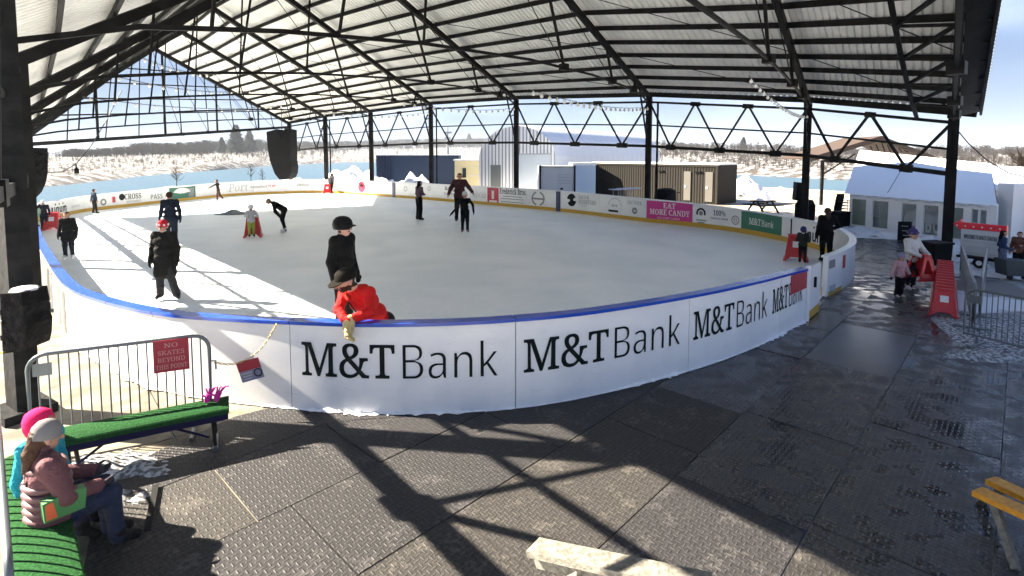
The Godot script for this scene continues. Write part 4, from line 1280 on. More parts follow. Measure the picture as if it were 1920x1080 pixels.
	# snowy bench frame
	t = thing("snowy_picnic_table", "dark picnic table heaped with snow behind the right far boards", "picnic table", gp(1430, 398), 0.35)
	mb = MB.new(); mb.bx(Vector3(0, 0.62, 0), Vector3(1.3, 0.07, 0.6)); put("table_top", mb, M.black, t)
	for z in [-0.55, 0.55]:
		mb = MB.new(); mb.bx(Vector3(0, 0.42, z), Vector3(1.6, 0.06, 0.24)); put("seat_plank", mb, M.black, t)
	for x in [-0.5, 0.5]:
		mb = MB.new(); mb.beam(Vector3(x, 0, -0.6), Vector3(x, 0.62, -0.1), 0.07, 0.07); mb.beam(Vector3(x, 0, 0.6), Vector3(x, 0.62, 0.1), 0.07, 0.07); mb.beam(Vector3(x, 0.4, -0.6), Vector3(x, 0.4, 0.6), 0.06, 0.06); put("leg_frame", mb, M.black, t)
	mb = MB.new(); mb.lathe(Vector3(0.05, 0.65, 0), [Vector2(0.5, 0), Vector2(0.42, 0.14), Vector2(0.22, 0.4), Vector2(0.12, 0.55), Vector2(0.01, 0.6)], 10, 1.0, 0.55); put("snow_cap", mb, M.snow, t)
	mast()
	tent()
func arch(x: float, hw: float, wallh: float, toph: float) -> float:
	var u := absf(x) / hw
	return wallh + (toph - wallh) * sqrt(maxf(1.0 - pow(u, 2.3), 0.0)) * (1.0 - 0.12 * u)
func mast():
	var t := thing("radio_mast", "faint thin mast far behind the navy container", "mast", Vector3(-36, -1, -300))
	var mb := MB.new(); mb.tube([Vector3(0, 0, 0), Vector3(0, 20, 0)], 0.9, 5, 0.35); put("pole", mb, M.steel_light, t)
	mb = MB.new(); mb.bx(Vector3(0, 16.5, 0), Vector3(4.5, 1.0, 1.0)); mb.bx(Vector3(0, 13.5, 0), Vector3(3.5, 0.7, 0.7)); put("antenna", mb, M.steel_light, t)
func tent():
	var white := mat(lin(0.87, 0.87, 0.87), 0.5)
	var p0 := gp(1592, 429); var p1 := gp(1866, 470)
	var d := p1 - p0
	var w := d.length()
	var t := thing("event_tent", "big white frame tent with glazed front wall and green curtains", "tent", p0, atan2(-d.z, d.x))
	var eave := 1.55; var depth := 5.0; var ridge := 3.2
	# roof: two slopes
	var mb := MB.new()
	var inv := t.transform.affine_inverse()
	var ra := inv * at(1612, 281, -p0.z + 2.4); var rb := inv * at(1857, 307, -p1.z + 2.4)
	var ba := inv * (p0 + (t.transform * ra - p0) * 2.0 * Vector3(1, 0, 1)); var bb := inv * (p1 + (t.transform * rb - p1) * 2.0 * Vector3(1, 0, 1))
	ba.y = eave; bb.y = eave
	mb.quad(Vector3(-0.12, eave - 0.05, 0.2), Vector3(w + 0.1, eave - 0.05, 0.2), rb, ra)
	mb.quad(bb, ba, ra, rb)
	var roof := put("roof", mb, white, t)
	mb = MB.new()
	for k in 9:
		var x := 0.2 + (w - 0.5) * k / 8.5
		mb = MB.new(); mb.lathe(Vector3(x + 0.25, eave - 0.1, 0.22), [Vector2(0.02, -0.06), Vector2(0.22, 0.0), Vector2(0.2, 0.05)], 8, 1.0, 0.3); put("valance_scallop", mb, white, roof)
	mb = MB.new(); mb.beam(ra.lerp(rb, 0.45) + Vector3(0, 0.03, 0.03), Vector3(w * 0.33, eave + 0.12, 0.2), 0.02, 0.02); put("seam_rope", mb, M.ink_grey, roof)
	# front wall: frame with openings
	var wins := [[1600, 1628], [1640, 1670], [1695, 1723], [1737, 1765], [1790, 1812], [1827, 1840], [1843, 1856]]
	var xs := []
	for q in wins:
		var r := []
		for px in q:
			# where the sight line of this photo column crosses the wall
			var dir := Vector2((px - 960.0) / 1000.0, -1.0)
			var den := dir.x * d.z - dir.y * d.x
			var k := (p0.x * d.z - p0.z * d.x) / den
			r.append((Vector2(p0.x, p0.z).distance_to(dir * k)))
		xs.append(r)
	var sill := 0.22; var head := 1.3
	var edges := [0.0]
	for q in xs: edges.append(q[0]); edges.append(q[1])
	edges.append(w)
	for k in range(0, edges.size(), 2):
		mb = MB.new(); mb.bx(Vector3((edges[k] + edges[k + 1]) * 0.5, eave * 0.5, 0), Vector3(edges[k + 1] - edges[k], eave, 0.08)); put("wall_panel", mb, white, t)
	var curtain := mat(lin(0.26, 0.33, 0.17), 0.9)
	for i in xs.size():
		var x0: float = xs[i][0]; var x1: float = xs[i][1]; var xm := (x0 + x1) * 0.5; var ww := x1 - x0
		var f := MB.new()
		f.bx(Vector3(xm, (head + eave) * 0.5, 0), Vector3(ww, eave - head, 0.08))
		var fr := put("window_head", f, white, t)
		f = MB.new(); f.bx(Vector3(xm, sill * 0.5, 0), Vector3(ww, sill, 0.08)); put("window_sill", f, white, t)
		if i in [0, 1, 4]:
			mb = MB.new()
			var c0 := x0 + (0.35 * ww if i == 1 else 0.0)
			var nf := 14
			for k in nf:
				var a := lerpf(c0, x1, k / float(nf)); var b := lerpf(c0, x1, (k + 0.5) / nf); var c := lerpf(c0, x1, (k + 1.0) / nf)
				mb.quad(Vector3(a, sill, -0.1), Vector3(b, sill, -0.05), Vector3(b, head, -0.05), Vector3(a, head, -0.1)); mb.quad(Vector3(b, sill, -0.05), Vector3(c, sill, -0.1), Vector3(c, head, -0.1), Vector3(b, head, -0.05))
			put("curtain", mb, curtain, fr)
		mb = MB.new(); mb.bx(Vector3(xm, (sill + head) * 0.5, -0.02), Vector3(ww, head - sill, 0.01)); put("pane", mb, M.glass_pane, fr)
		if i in [2, 3]:
			mb = MB.new(); write_flat(mb, "AIR" if i == 2 else "BO", "sans_bold", Transform3D(Basis(), Vector3(0, 0, -0.045)), x0 + 0.04, 0.28, 0.66, ww * (0.95 if i == 2 else 1.0))
			put("lettering", mb, M.print_white, fr)
			mb = MB.new(); mb.bx(Vector3(xm, head - 0.12, -0.12), Vector3(ww * 0.8, 0.1, 0.06)); put("blind", mb, M.ink_grey, fr)
	# side, back and floor
	mb = MB.new()
	for q in [[Vector3.ZERO, ba, ra], [Vector3(w, 0, 0), bb, rb]]:
		var f0: Vector3 = q[0]; var f1: Vector3 = q[1]; f1.y = 0.0
		mb.quad(f0, f1, f1 + Vector3(0, eave, 0), f0 + Vector3(0, eave, 0))
		mb.tri(f0 + Vector3(0, eave, 0), f1 + Vector3(0, eave, 0), q[2] - Vector3(0, 0.03, 0))
	mb.quad(ba * Vector3(1, 0, 1), bb * Vector3(1, 0, 1), bb, ba)
	put("side_wall", mb, white, t)
	mb = MB.new(); mb.quad(Vector3(0.05, 0.02, -0.06), Vector3(w - 0.05, 0.02, -0.06), bb * Vector3(1, 0, 1) + Vector3(0, 0.02, 0), ba * Vector3(1, 0, 1) + Vector3(0, 0.02, 0)); put("floor", mb, M.wood, t)
	# snow at its foot
	for k in 3:
		var q := p0.lerp(p1, 0.1 + 0.25 * k) + Vector3(-0.2, 0, 0.55)
		mound("snow bank along the tent's foot, %s" % ["below its leftmost curtained window", "below the black board", "behind the purple hat walker"][k], q, 1.5, 0.5, 0.28, 40 + k, M.snow, "snow_bank").rotation.y = atan2(-d.z, d.x)
	# lower tent and building beyond
	t = thing("small_tent", "smaller white tent end with grey side to the right of the big tent", "tent", Vector3(18.9, 0, -20.6), -0.5)
	mb = MB.new(); mb.bx(Vector3(0.6, 0.9, 0), Vector3(1.6, 1.8, 0.1)); put("wall", mb, mat(lin(0.5, 0.45, 0.35), 0.8), t)
	mb = MB.new(); mb.quad(Vector3(-0.25, 1.8, 0.1), Vector3(0.45, 1.8, 0.1), Vector3(0.3, 2.7, -0.8), Vector3(-0.3, 2.7, -0.8)); mb.quad(Vector3(0.45, 1.75, 0.12), Vector3(1.5, 1.7, 0.12), Vector3(1.2, 2.65, -0.8), Vector3(0.3, 2.7, -0.8)); put("roof", mb, mat(lin(0.55, 0.58, 0.65), 0.6), t)
	mb = MB.new(); mb.bx(Vector3(0.95, 0.9, 0.12), Vector3(0.25, 1.7, 0.1)); mb.bx(Vector3(0.2, 0.9, 0.12), Vector3(0.1, 1.7, 0.1)); put("post", mb, mat(lin(0.12, 0.1, 0.09), 0.8), t)
	t = thing("kiosk", "pale kiosk corner with blue-grey shutter at the right edge", "kiosk", Vector3(16.15, 0, -17.0), -0.35)
	mb = MB.new(); mb.bx(Vector3(0.9, 1.1, -0.5), Vector3(2.0, 2.2, 1.0)); put("wall", mb, M.white_paint, t)
	mb = MB.new(); mb.bx(Vector3(0.65, 1.2, 0.02), Vector3(0.8, 1.6, 0.06)); put("shutter", mb, mat(lin(0.2, 0.28, 0.34), 0.4), t)
	# timber gable roof beyond the tent
	t = thing("timber_shelter", "open timber shelter with low gable roof behind the white tent", "shelter", Vector3(22.5, 0, -35), -0.1)
	var tim := mat(lin(0.05, 0.032, 0.022), 0.8)
	for s in [[-3.9, 2.9, 0.3, 4.25], [0.3, 4.25, 4.4, 2.6]]:
		mb = MB.new(); mb.beam(Vector3(s[0], s[1], 0), Vector3(s[2], s[3], 0), 4.5, 0.1, Vector3(0, 1, 0)); put("roof_slope", mb, tim, t)
		mb = MB.new(); mb.beam(Vector3(s[0], s[1] - 0.14, 2.2), Vector3(s[2], s[3] - 0.14, 2.2), 0.12, 0.2); put("barge_board", mb, tim, t)
	mb = MB.new(); mb.beam(Vector3(-3, 2.75, 2.1), Vector3(4, 2.6, 2.1), 0.1, 0.14); put("tie_beam", mb, M.steel, t)
	for k in 7:
		mb = MB.new(); mb.beam(Vector3(-0.2 + k * 0.33, 3.9 - absf(k - 2) * 0.12, 2.0), Vector3(0.02 + k * 0.33, 3.3, 2.0), 0.05, 0.05); put("web", mb, M.steel, t)
	for x in [-2.9, 3.5]:
		mb = MB.new(); mb.bx(Vector3(x, 1.4, 1.9), Vector3(0.16, 2.8, 0.16)); put("post", mb, M.steel, t)
	mb = MB.new(); mb.beam(Vector3(-2.9, 1.9, 1.9), Vector3(-1.0, 3.2, 1.9), 0.07, 0.07); put("brace", mb, M.steel, t)

# ---------------------------------------------------------------- crowd barriers, benches and other near things
func barricade(label: String, a: Vector3, b: Vector3, h: float, nbars: int, m: Material, bm: Material = null) -> Node3D:
	var d := b - a
	var L := d.length()
	var t := thing("crowd_barrier", label, "barrier", a, atan2(-d.z, d.x), "steel crowd barriers")
	var mb := MB.new()
	var rr := 0.16
	var pts := []
	for q in [[rr, 0.17, PI], [rr, h - rr, PI], [L - rr, h - rr, PI / 2], [L - rr, 0.17, 0.0]]:
		if q[1] < 0.5:
			pts.append(Vector3(0.0 if q[2] > 1.0 else L, q[1], 0))
		else:
			for k in 6:
				var an: float = q[2] - PI / 2 * k / 5.0
				pts.append(Vector3(q[0] + cos(an) * rr, q[1] + sin(an) * rr, 0))
	mb.tube(pts, 0.021, 8, -1.0, true)
	put("frame", mb, m, t)
	for k in nbars:
		var x := L * (k + 1.0) / (nbars + 1.0)
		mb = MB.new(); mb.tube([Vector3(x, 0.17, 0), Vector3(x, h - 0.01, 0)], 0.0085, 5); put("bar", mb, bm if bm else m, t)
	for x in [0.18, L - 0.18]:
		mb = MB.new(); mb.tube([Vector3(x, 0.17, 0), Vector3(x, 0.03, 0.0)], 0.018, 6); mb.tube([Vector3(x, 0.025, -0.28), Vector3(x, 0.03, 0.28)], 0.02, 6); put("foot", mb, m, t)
	mb = MB.new(); mb.bx(Vector3(0.12, h - 0.16, 0), Vector3(0.16, 0.13, 0.012)); put("corner_plate", mb, m, t)
	mb = MB.new(); mb.tube([Vector3(L + 0.02, h - 0.32, 0), Vector3(L + 0.06, h - 0.32, 0), Vector3(L + 0.06, h - 0.42, 0)], 0.01, 5); put("hook", mb, m, t)
	return t
func bench(label: String, a: Vector3, b: Vector3, h: float, depth: float) -> Node3D:
	var d := b - a
	var L := d.length()
	var t := thing("green_bench", label, "bench", a, atan2(-d.z, d.x), "green carpeted benches")
	var mb := MB.new()
	# carpeted slab with eased long edges
	var prof := PackedVector2Array()
	for k in 9:
		var an := PI * k / 8.0
		prof.append(Vector2(cos(an) * depth * 0.5, h - 0.03 + sin(an) * 0.035))
	prof.append(Vector2(-depth * 0.5, h - 0.07)); prof.append(Vector2(depth * 0.5, h - 0.07))
	mb.prism(prof, Transform3D(Basis(Vector3(0, 0, -1), Vector3.UP, Vector3.RIGHT), Vector3(L * 0.5, 0, 0)), L)
	put("seat", mb, M.bench_green, t)
	for z in [-1, 1]:
		mb = MB.new(); mb.bx(Vector3(L * 0.5, h - 0.1, z * (depth * 0.5 - 0.02)), Vector3(L - 0.02, 0.075, 0.03)); put("rail", mb, M.navy_steel, t)
	for x in [0.28, L - 0.16]:
		for z in [-1, 1]:
			mb = MB.new(); mb.tube([Vector3(x, h - 0.08, z * depth * 0.3), Vector3(x + 0.02, 0.05, z * depth * 0.42)], 0.02, 6); put("leg", mb, M.steel, t)
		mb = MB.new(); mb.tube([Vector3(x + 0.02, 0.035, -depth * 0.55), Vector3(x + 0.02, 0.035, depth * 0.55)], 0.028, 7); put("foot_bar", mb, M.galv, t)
	for q in [[0.3, L * 0.42], [L - 0.2, L * 0.58]]:
		mb = MB.new(); mb.tube([Vector3(q[0], 0.09, 0), Vector3(q[1], h - 0.09, 0)], 0.014, 6); put("brace", mb, M.navy_steel, t)
	return t
func build_near_things():
	# left column dressing
	var c: Vector3 = NB[5]
	var t := thing("black_cabinet", "black covered speaker cabinet with snow on top strapped to the left column", "speaker cabinet", at(50, 600, 6.0))
	var mb := MB.new()
	var poly := PackedVector2Array([Vector2(-0.13, -0.33), Vector2(0.1, -0.3), Vector2(0.13, -0.2), Vector2(0.15, -0.02), Vector2(0.12, 0.08), Vector2(0.13, 0.2), Vector2(0.11, 0.36), Vector2(-0.12, 0.35)])
	mb.prism(poly, Transform3D(Basis(), Vector3.ZERO), 0.34); put("cover", mb, M.cloth, t)
	mb = MB.new(); mb.lathe(Vector3(0, 0.35, 0), [Vector2(0.17, 0.0), Vector2(0.15, 0.03), Vector2(0.01, 0.045)], 9, 0.75, 0.9); put("snow_cap", mb, M.snow, t)
	mb = MB.new(); mb.bx(Vector3(-0.2, 0.1, 0.0), Vector3(0.16, 0.06, 0.08)); mb.bx(Vector3(-0.2, -0.2, 0.0), Vector3(0.16, 0.06, 0.08)); put("bracket", mb, M.steel, t)
	t = thing("steel_chain", "thin steel chain wrapped round the left column", "chain", Vector3(c.x, 1.25, c.z))
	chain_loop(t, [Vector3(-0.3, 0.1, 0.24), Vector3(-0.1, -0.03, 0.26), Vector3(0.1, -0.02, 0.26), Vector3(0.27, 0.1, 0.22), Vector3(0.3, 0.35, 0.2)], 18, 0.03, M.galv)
	t = thing("yellow_rope", "yellow rope tied round the foot of the left column", "rope", Vector3(c.x, 0.86, c.z))
	mb = MB.new(); mb.tube([Vector3(-0.4, -0.03, 0.25), Vector3(0, 0, 0.28), Vector3(0.27, 0.03, 0.24)], 0.012, 6); put("strand", mb, mat(lin(0.7, 0.55, 0.02), 0.7), t)
	# left barricade with its notice
	var a := gp(62, 862); var b := gp(398, 800)
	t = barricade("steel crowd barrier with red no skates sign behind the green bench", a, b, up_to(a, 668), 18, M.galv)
	var L := a.distance_to(b)
	var h := up_to(a, 668)
	var sg := thing("no_skates_sign", "dark red square sign reading no skates beyond this point", "sign", t.transform * Vector3(L * 0.775, h - 0.36, 0.03), t.rotation.y)
	mb = MB.new(); mb.bx(Vector3(0, 0.18, 0), Vector3(0.34, 0.36, 0.012)); put("plate", mb, M.red_sign, sg)
	mb = MB.new()
	var rows := ["NO", "SKATES", "BEYOND", "THIS POINT"]
	for k in 4:
		var lw: float = [0.13, 0.25, 0.26, 0.3][k]
		write_flat(mb, rows[k], "serif", Transform3D(Basis(), Vector3(0, 0, 0.009)), -lw * 0.5, 0.275 - 0.08 * k, 0.05, lw)
	put("lettering", mb, mat(lin(0.5, 0.25, 0.25), 0.6), sg)
	# chain from barrier to boards, with its notice
	var e0: Vector3 = t.transform * Vector3(L + 0.05, h - 0.33, 0.02); var s := s_of(531, false)
	var e1 := rim_at(s) + rim_out(s) * 0.08 + Vector3(0, rim_high(s) - 0.02, 0)
	var em := at(468, 671, (e0.z + e1.z) * -0.5)
	t = thing("brass_chain", "yellowish chain slung between the crowd barrier and the boards", "chain")
	var pts := []
	for k in 13:
		var u := k / 12.0
		pts.append(e0.lerp(em, u / 0.5 * 1.0) - Vector3(0, 0.05 * sin(PI * u * 2), 0) if u < 0.5 else em.lerp(e1, (u - 0.5) / 0.5) - Vector3(0, 0.06 * sin(PI * (u - 0.5) * 2), 0))
	chain_loop(t, pts, 26, 0.03, M.chain)
	sg = thing("chain_notice", "small tilted red and grey notice hanging from the chain", "sign", em + Vector3(-0.02, 0, 0.03))
	sg.rotation.z = 0.28
	mb = MB.new(); mb.bx(Vector3(0, -0.14, 0), Vector3(0.27, 0.25, 0.01)); put("plate", mb, mat(lin(0.2, 0.21, 0.3), 0.5), sg)
	mb = MB.new(); mb.bx(Vector3(0, -0.075, 0.007), Vector3(0.27, 0.12, 0.006)); put("red_band", mb, M.red_sign, sg)
	mb = MB.new(); mb.tube(ring(Vector3(0.085, -0.19, 0.012), 0.045, 14), 0.007, 5, -1.0, true); put("emblem", mb, M.ink, sg)
	for k in 3:
		mb = MB.new(); mb.bx(Vector3(-0.05, -0.165 - 0.035 * k, 0.007), Vector3(0.13 - 0.02 * k, 0.012, 0.005)); put("text_line", mb, M.ink_pale, sg)
	# bench in front of the barrier
	a = gp(66, 908); b = gp(432, 826)
	t = bench("long green bench in front of the left crowd barrier", a, b, 0.46, 0.36)
	L = a.distance_to(b)
	sg = thing("pink_glove", "pair of bright pink children's gloves left on the bench end", "gloves", t.transform * Vector3(L - 0.16, 0.465, 0.0), 0.3)
	for q in [[-0.05, 0.3], [0.04, 0.6]]:
		mb = MB.new()
		mb.tube([Vector3(q[0], 0.02, 0), Vector3(q[0] + 0.01, 0.06, 0), Vector3(q[0] + 0.03, 0.11, 0)], 0.028, 8, 0.032)
		for f in 4:
			var an: float = q[1] + (f - 1.5) * 0.32
			var o := Vector3(q[0] + 0.03 + (f - 1.5) * 0.013, 0.11, 0)
			mb.tube([o, o + Vector3(sin(an) * 0.05, 0.045 + 0.012 * (f % 2), 0), o + Vector3(sin(an) * 0.09, 0.06, 0.01)], 0.009, 6, 0.008)
		mb.tube([Vector3(q[0] + 0.0, 0.07, 0), Vector3(q[0] - 0.04, 0.1, 0.01)], 0.01, 6)
		put("glove", mb, mat(lin(0.5, 0.015, 0.28), 0.8), sg)
	# second bench along the left edge, with a barrier behind it
	bench("green bench under the seated woman at the lower left", gp(58, 935), gp(100, 1230), 0.46, 0.36)
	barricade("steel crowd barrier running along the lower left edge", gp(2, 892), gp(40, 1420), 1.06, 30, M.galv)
	# snow near the bench
	mound("patch of trodden snow beneath the left end of the bench", gp(205, 880), 0.75, 0.4, 0.1, 51, M.snow_dirty, "snow_patch")
	mound("small grey snow clump beside the seated woman's knees", gp(215, 930), 0.4, 0.2, 0.1, 52, M.snow_dirty, "snow_patch")
	mound("thin snow patch under the green bench", gp(150, 905), 0.5, 0.3, 0.09, 53, M.snow, "snow_patch")
	# rubber mat edge strips by the bench
	t = thing("rubber_mat", "small dark rubber mat lying by the left plates", "mat", gp(285, 955) + Vector3(0, 0.02, 0), 0.5)
	mb = MB.new(); mb.bx(Vector3(0, 0.01, 0), Vector3(0.05, 0.012, 0.7)); put("edge", mb, M.rubber, t)
	# sawhorse with yellow planks
	sawhorse()
	# wooden rail at the bottom edge
	t = thing("wooden_rail", "weathered wooden hand rail with post at the bottom edge", "railing", gp(1092, 1330))
	var g := gp(1092, 1330)
	var r0 := at(1000, 1026, 2.95) - g; var r1 := at(1330, 1098, 2.35) - g
	mb = MB.new(); mb.beam(r0, r1, 0.14, 0.035); put("top_plank", mb, M.wood, t)
	mb = MB.new(); mb.beam(r0.lerp(r1, 0.02) - Vector3(0, 0.065, 0.0), r1 - Vector3(0, 0.065, 0), 0.035, 0.09); put("side_plank", mb, M.wood, t)
	var pt := r0.lerp(r1, 0.3)
	mb = MB.new(); mb.bx(Vector3(pt.x, pt.y * 0.5 - 0.012, pt.z), Vector3(0.09, pt.y - 0.02, 0.09), 0.5); put("post", mb, M.wood, t)
	var pt2 := r0.lerp(r1, 0.97)
	mb = MB.new(); mb.bx(Vector3(pt2.x, pt2.y * 0.5 - 0.012, pt2.z), Vector3(0.09, pt2.y - 0.02, 0.09), 0.5); put("post", mb, M.wood, t)
	# dark tarp heap on the ice
	t = thing("dark_tarp", "flat dark blue tarp heap lying on the ice", "tarp", gp(438, 402) + Vector3(0, 0.012, 0))
	mb = MB.new(); mb.lathe(Vector3(0, 0, 0), [Vector2(0.9, 0.0), Vector2(0.85, 0.05), Vector2(0.5, 0.13), Vector2(0.2, 0.24), Vector2(0.01, 0.26)], 11, 0.75, 0.6); put("heap", mb, mat(lin(0.02, 0.045, 0.07), 0.5), t)
	mb = MB.new(); mb.lathe(Vector3(-0.1, 0, 0.2), [Vector2(0.9, 0.0), Vector2(0.8, 0.035), Vector2(0.01, 0.05)], 9, 0.95, 0.35); put("flap", mb, mat(lin(0.012, 0.03, 0.05), 0.5), t)
func ring(o: Vector3, r: float, n: int) -> Array:
	var pts := []
	for k in n: pts.append(o + Vector3(cos(TAU * k / n) * r, sin(TAU * k / n) * r, 0))
	return pts
func chain_loop(parent: Node3D, pts: Array, n: int, size: float, m: Material):
	# links evenly along a polyline, alternately turned
	var lens := [0.0]
	for i in range(1, pts.size()): lens.append(lens[-1] + pts[i].distance_to(pts[i - 1]))
	var link := MB.new()
	var loop := []
	for k in 10:
		var an := TAU * k / 10
		loop.append(Vector3(cos(an) * 0.62, sin(an) * 0.34, 0))
	link.tube(loop, 0.13, 5, -1.0, true)
	var lm := link.mesh()
	var pitch: float = lens[-1] / n
	for k in n:
		var s := (k + 0.5) * pitch
		var i := 1
		while i < pts.size() - 1 and lens[i] < s: i += 1
		var u: float = (s - lens[i - 1]) / maxf(lens[i] - lens[i - 1], 1e-5)
		var d: Vector3 = (pts[i] - pts[i - 1]).normalized()
		var y := Vector3(0, 0, 1).cross(d).normalized()
		var z := d.cross(y)
		if k % 2: var tmp := y; y = z; z = -tmp
		var o := put("link", lm, m, parent)
		o.transform = Transform3D(Basis(d, y, z).scaled_local(Vector3.ONE * maxf(size, pitch * 0.95)), pts[i - 1].lerp(pts[i], u))
func sawhorse():
	var a := at(1832, 921, 4.3); var b := at(2010, 1002, 3.75)
	var g := Vector3(a.x, 0, a.z)
	var t := thing("yellow_sawhorse", "wooden bench frame with two yellow top planks at the lower right", "sawhorse", g)
	a -= g; b -= g
	var back := Vector3(0.1, 0.02, -0.2)
	var mb := MB.new(); mb.beam(a, b, 0.15, 0.045); put("plank", mb, M.wood_yellow, t)
	mb = MB.new(); mb.beam(a + Vector3(0.25, 0.0, -0.15), b + Vector3(0.2, 0, -0.15), 0.14, 0.045); put("plank", mb, M.wood_yellow, t)
	for q in [[0.2, 0.0], [0.85, 0.0]]:
		var top := a.lerp(b, q[0]) - Vector3(0, 0.03, 0)
		mb = MB.new(); mb.beam(top, Vector3(top.x - 0.13, 0.0, top.z + 0.36), 0.09, 0.045, Vector3(0.3, 0, 1)); put("leg", mb, M.wood, t)
		mb = MB.new(); mb.beam(top + Vector3(0.2, 0, -0.16), Vector3(top.x + 0.3, 0.0, top.z - 0.45), 0.09, 0.045, Vector3(0.3, 0, 1)); put("leg", mb, M.wood, t)
		mb = MB.new(); mb.beam(top + Vector3(-0.02, -0.05, 0.05), top + Vector3(0.24, -0.05, -0.2), 0.045, 0.08); put("cross_piece", mb, M.wood, t)

# ---------------------------------------------------------------- skating aids and things at the right
func frame_panel(mb: MB, q: Array, inner: float, thick: float, drop := 0.0):
	var ctr: Vector3 = (q[0] + q[1] + q[2] + q[3]) * 0.25 + (q[0] + q[1] - q[2] - q[3]) * 0.5 * drop
	var nn: Vector3 = (q[1] - q[0]).cross(q[3] - q[0]).normalized() * thick * 0.5
	for k in 4:
		var a: Vector3 = q[k]; var b: Vector3 = q[(k + 1) % 4]
		var ai := ctr.lerp(a, inner); var bi := ctr.lerp(b, inner)
		mb.quad(a + nn, b + nn, bi + nn, ai + nn); mb.quad(b - nn, a - nn, ai - nn, bi - nn)
		mb.quad(a - nn, b - nn, b + nn, a + nn); mb.quad(ai + nn, bi + nn, bi - nn, ai - nn)
		if inner <= 0.02: pass
func skate_aid(label: String, pos: Vector3, turn: float, scale := 1.0) -> Node3D:
	var t := thing("skating_aid", label, "skating aid", pos, turn, "red plastic skating aids")
	t.scale = Vector3.ONE * scale
	for s in [-1, 1]:
		var q := [Vector3(s * 0.3, 0.0, -0.32), Vector3(s * 0.3, 0.0, 0.3), Vector3(s * 0.2, 0.78, 0.1), Vector3(s * 0.2, 0.78, -0.06)]
		var mb := MB.new(); frame_panel(mb, q, 0.55, 0.05, -0.1); put("side_frame", mb, M.red, t)
		mb = MB.new(); mb.bx(Vector3(s * 0.305, 0.03, -0.01), Vector3(0.09, 0.06, 0.7)); put("runner", mb, M.red, t)
	var mb := MB.new()
	var f := [Vector3(-0.3, 0.06, 0.31), Vector3(0.3, 0.06, 0.31), Vector3(0.2, 0.78, 0.12), Vector3(-0.2, 0.78, 0.12)]
	var sl := 0.26
	mb.prism(PackedVector2Array([Vector2(-0.28, -0.02), Vector2(-0.2, 0.0), Vector2(-0.15, 0.07), Vector2(0.15, 0.07), Vector2(0.2, 0.0), Vector2(0.28, -0.02), Vector2(0.3, 0.04), Vector2(0.215, 0.68), Vector2(0.18, 0.73), Vector2(-0.18, 0.73), Vector2(-0.215, 0.68), Vector2(-0.3, 0.04)]), Transform3D(Basis(Vector3.RIGHT, -sl), Vector3(0, 0.06, 0.31)), 0.05)
	for s in [-1, 1]: mb.tube([Vector3(s * 0.29, 0.05, 0.33), Vector3(s * 0.2, 0.76, 0.14)], 0.03, 8)
	mb.tube([Vector3(-0.2, 0.76, 0.14), Vector3(0.2, 0.76, 0.14)], 0.03, 8)
	put("front_panel", mb, M.red, t)
	mb = MB.new(); mb.tube([Vector3(-0.24, 0.79, 0.0), Vector3(0.24, 0.79, 0.0)], 0.03, 8); mb.bx(Vector3(0, 0.78, 0.03), Vector3(0.44, 0.05, 0.18)); put("handle", mb, M.red, t)
	mb = MB.new(); mb.box(Transform3D(Basis(Vector3.RIGHT, -0.26), Vector3(0, 0.52, 0.218)), Vector3(0.2, 0.19, 0.008)); put("sticker", mb, M.print_white, t)
	return t
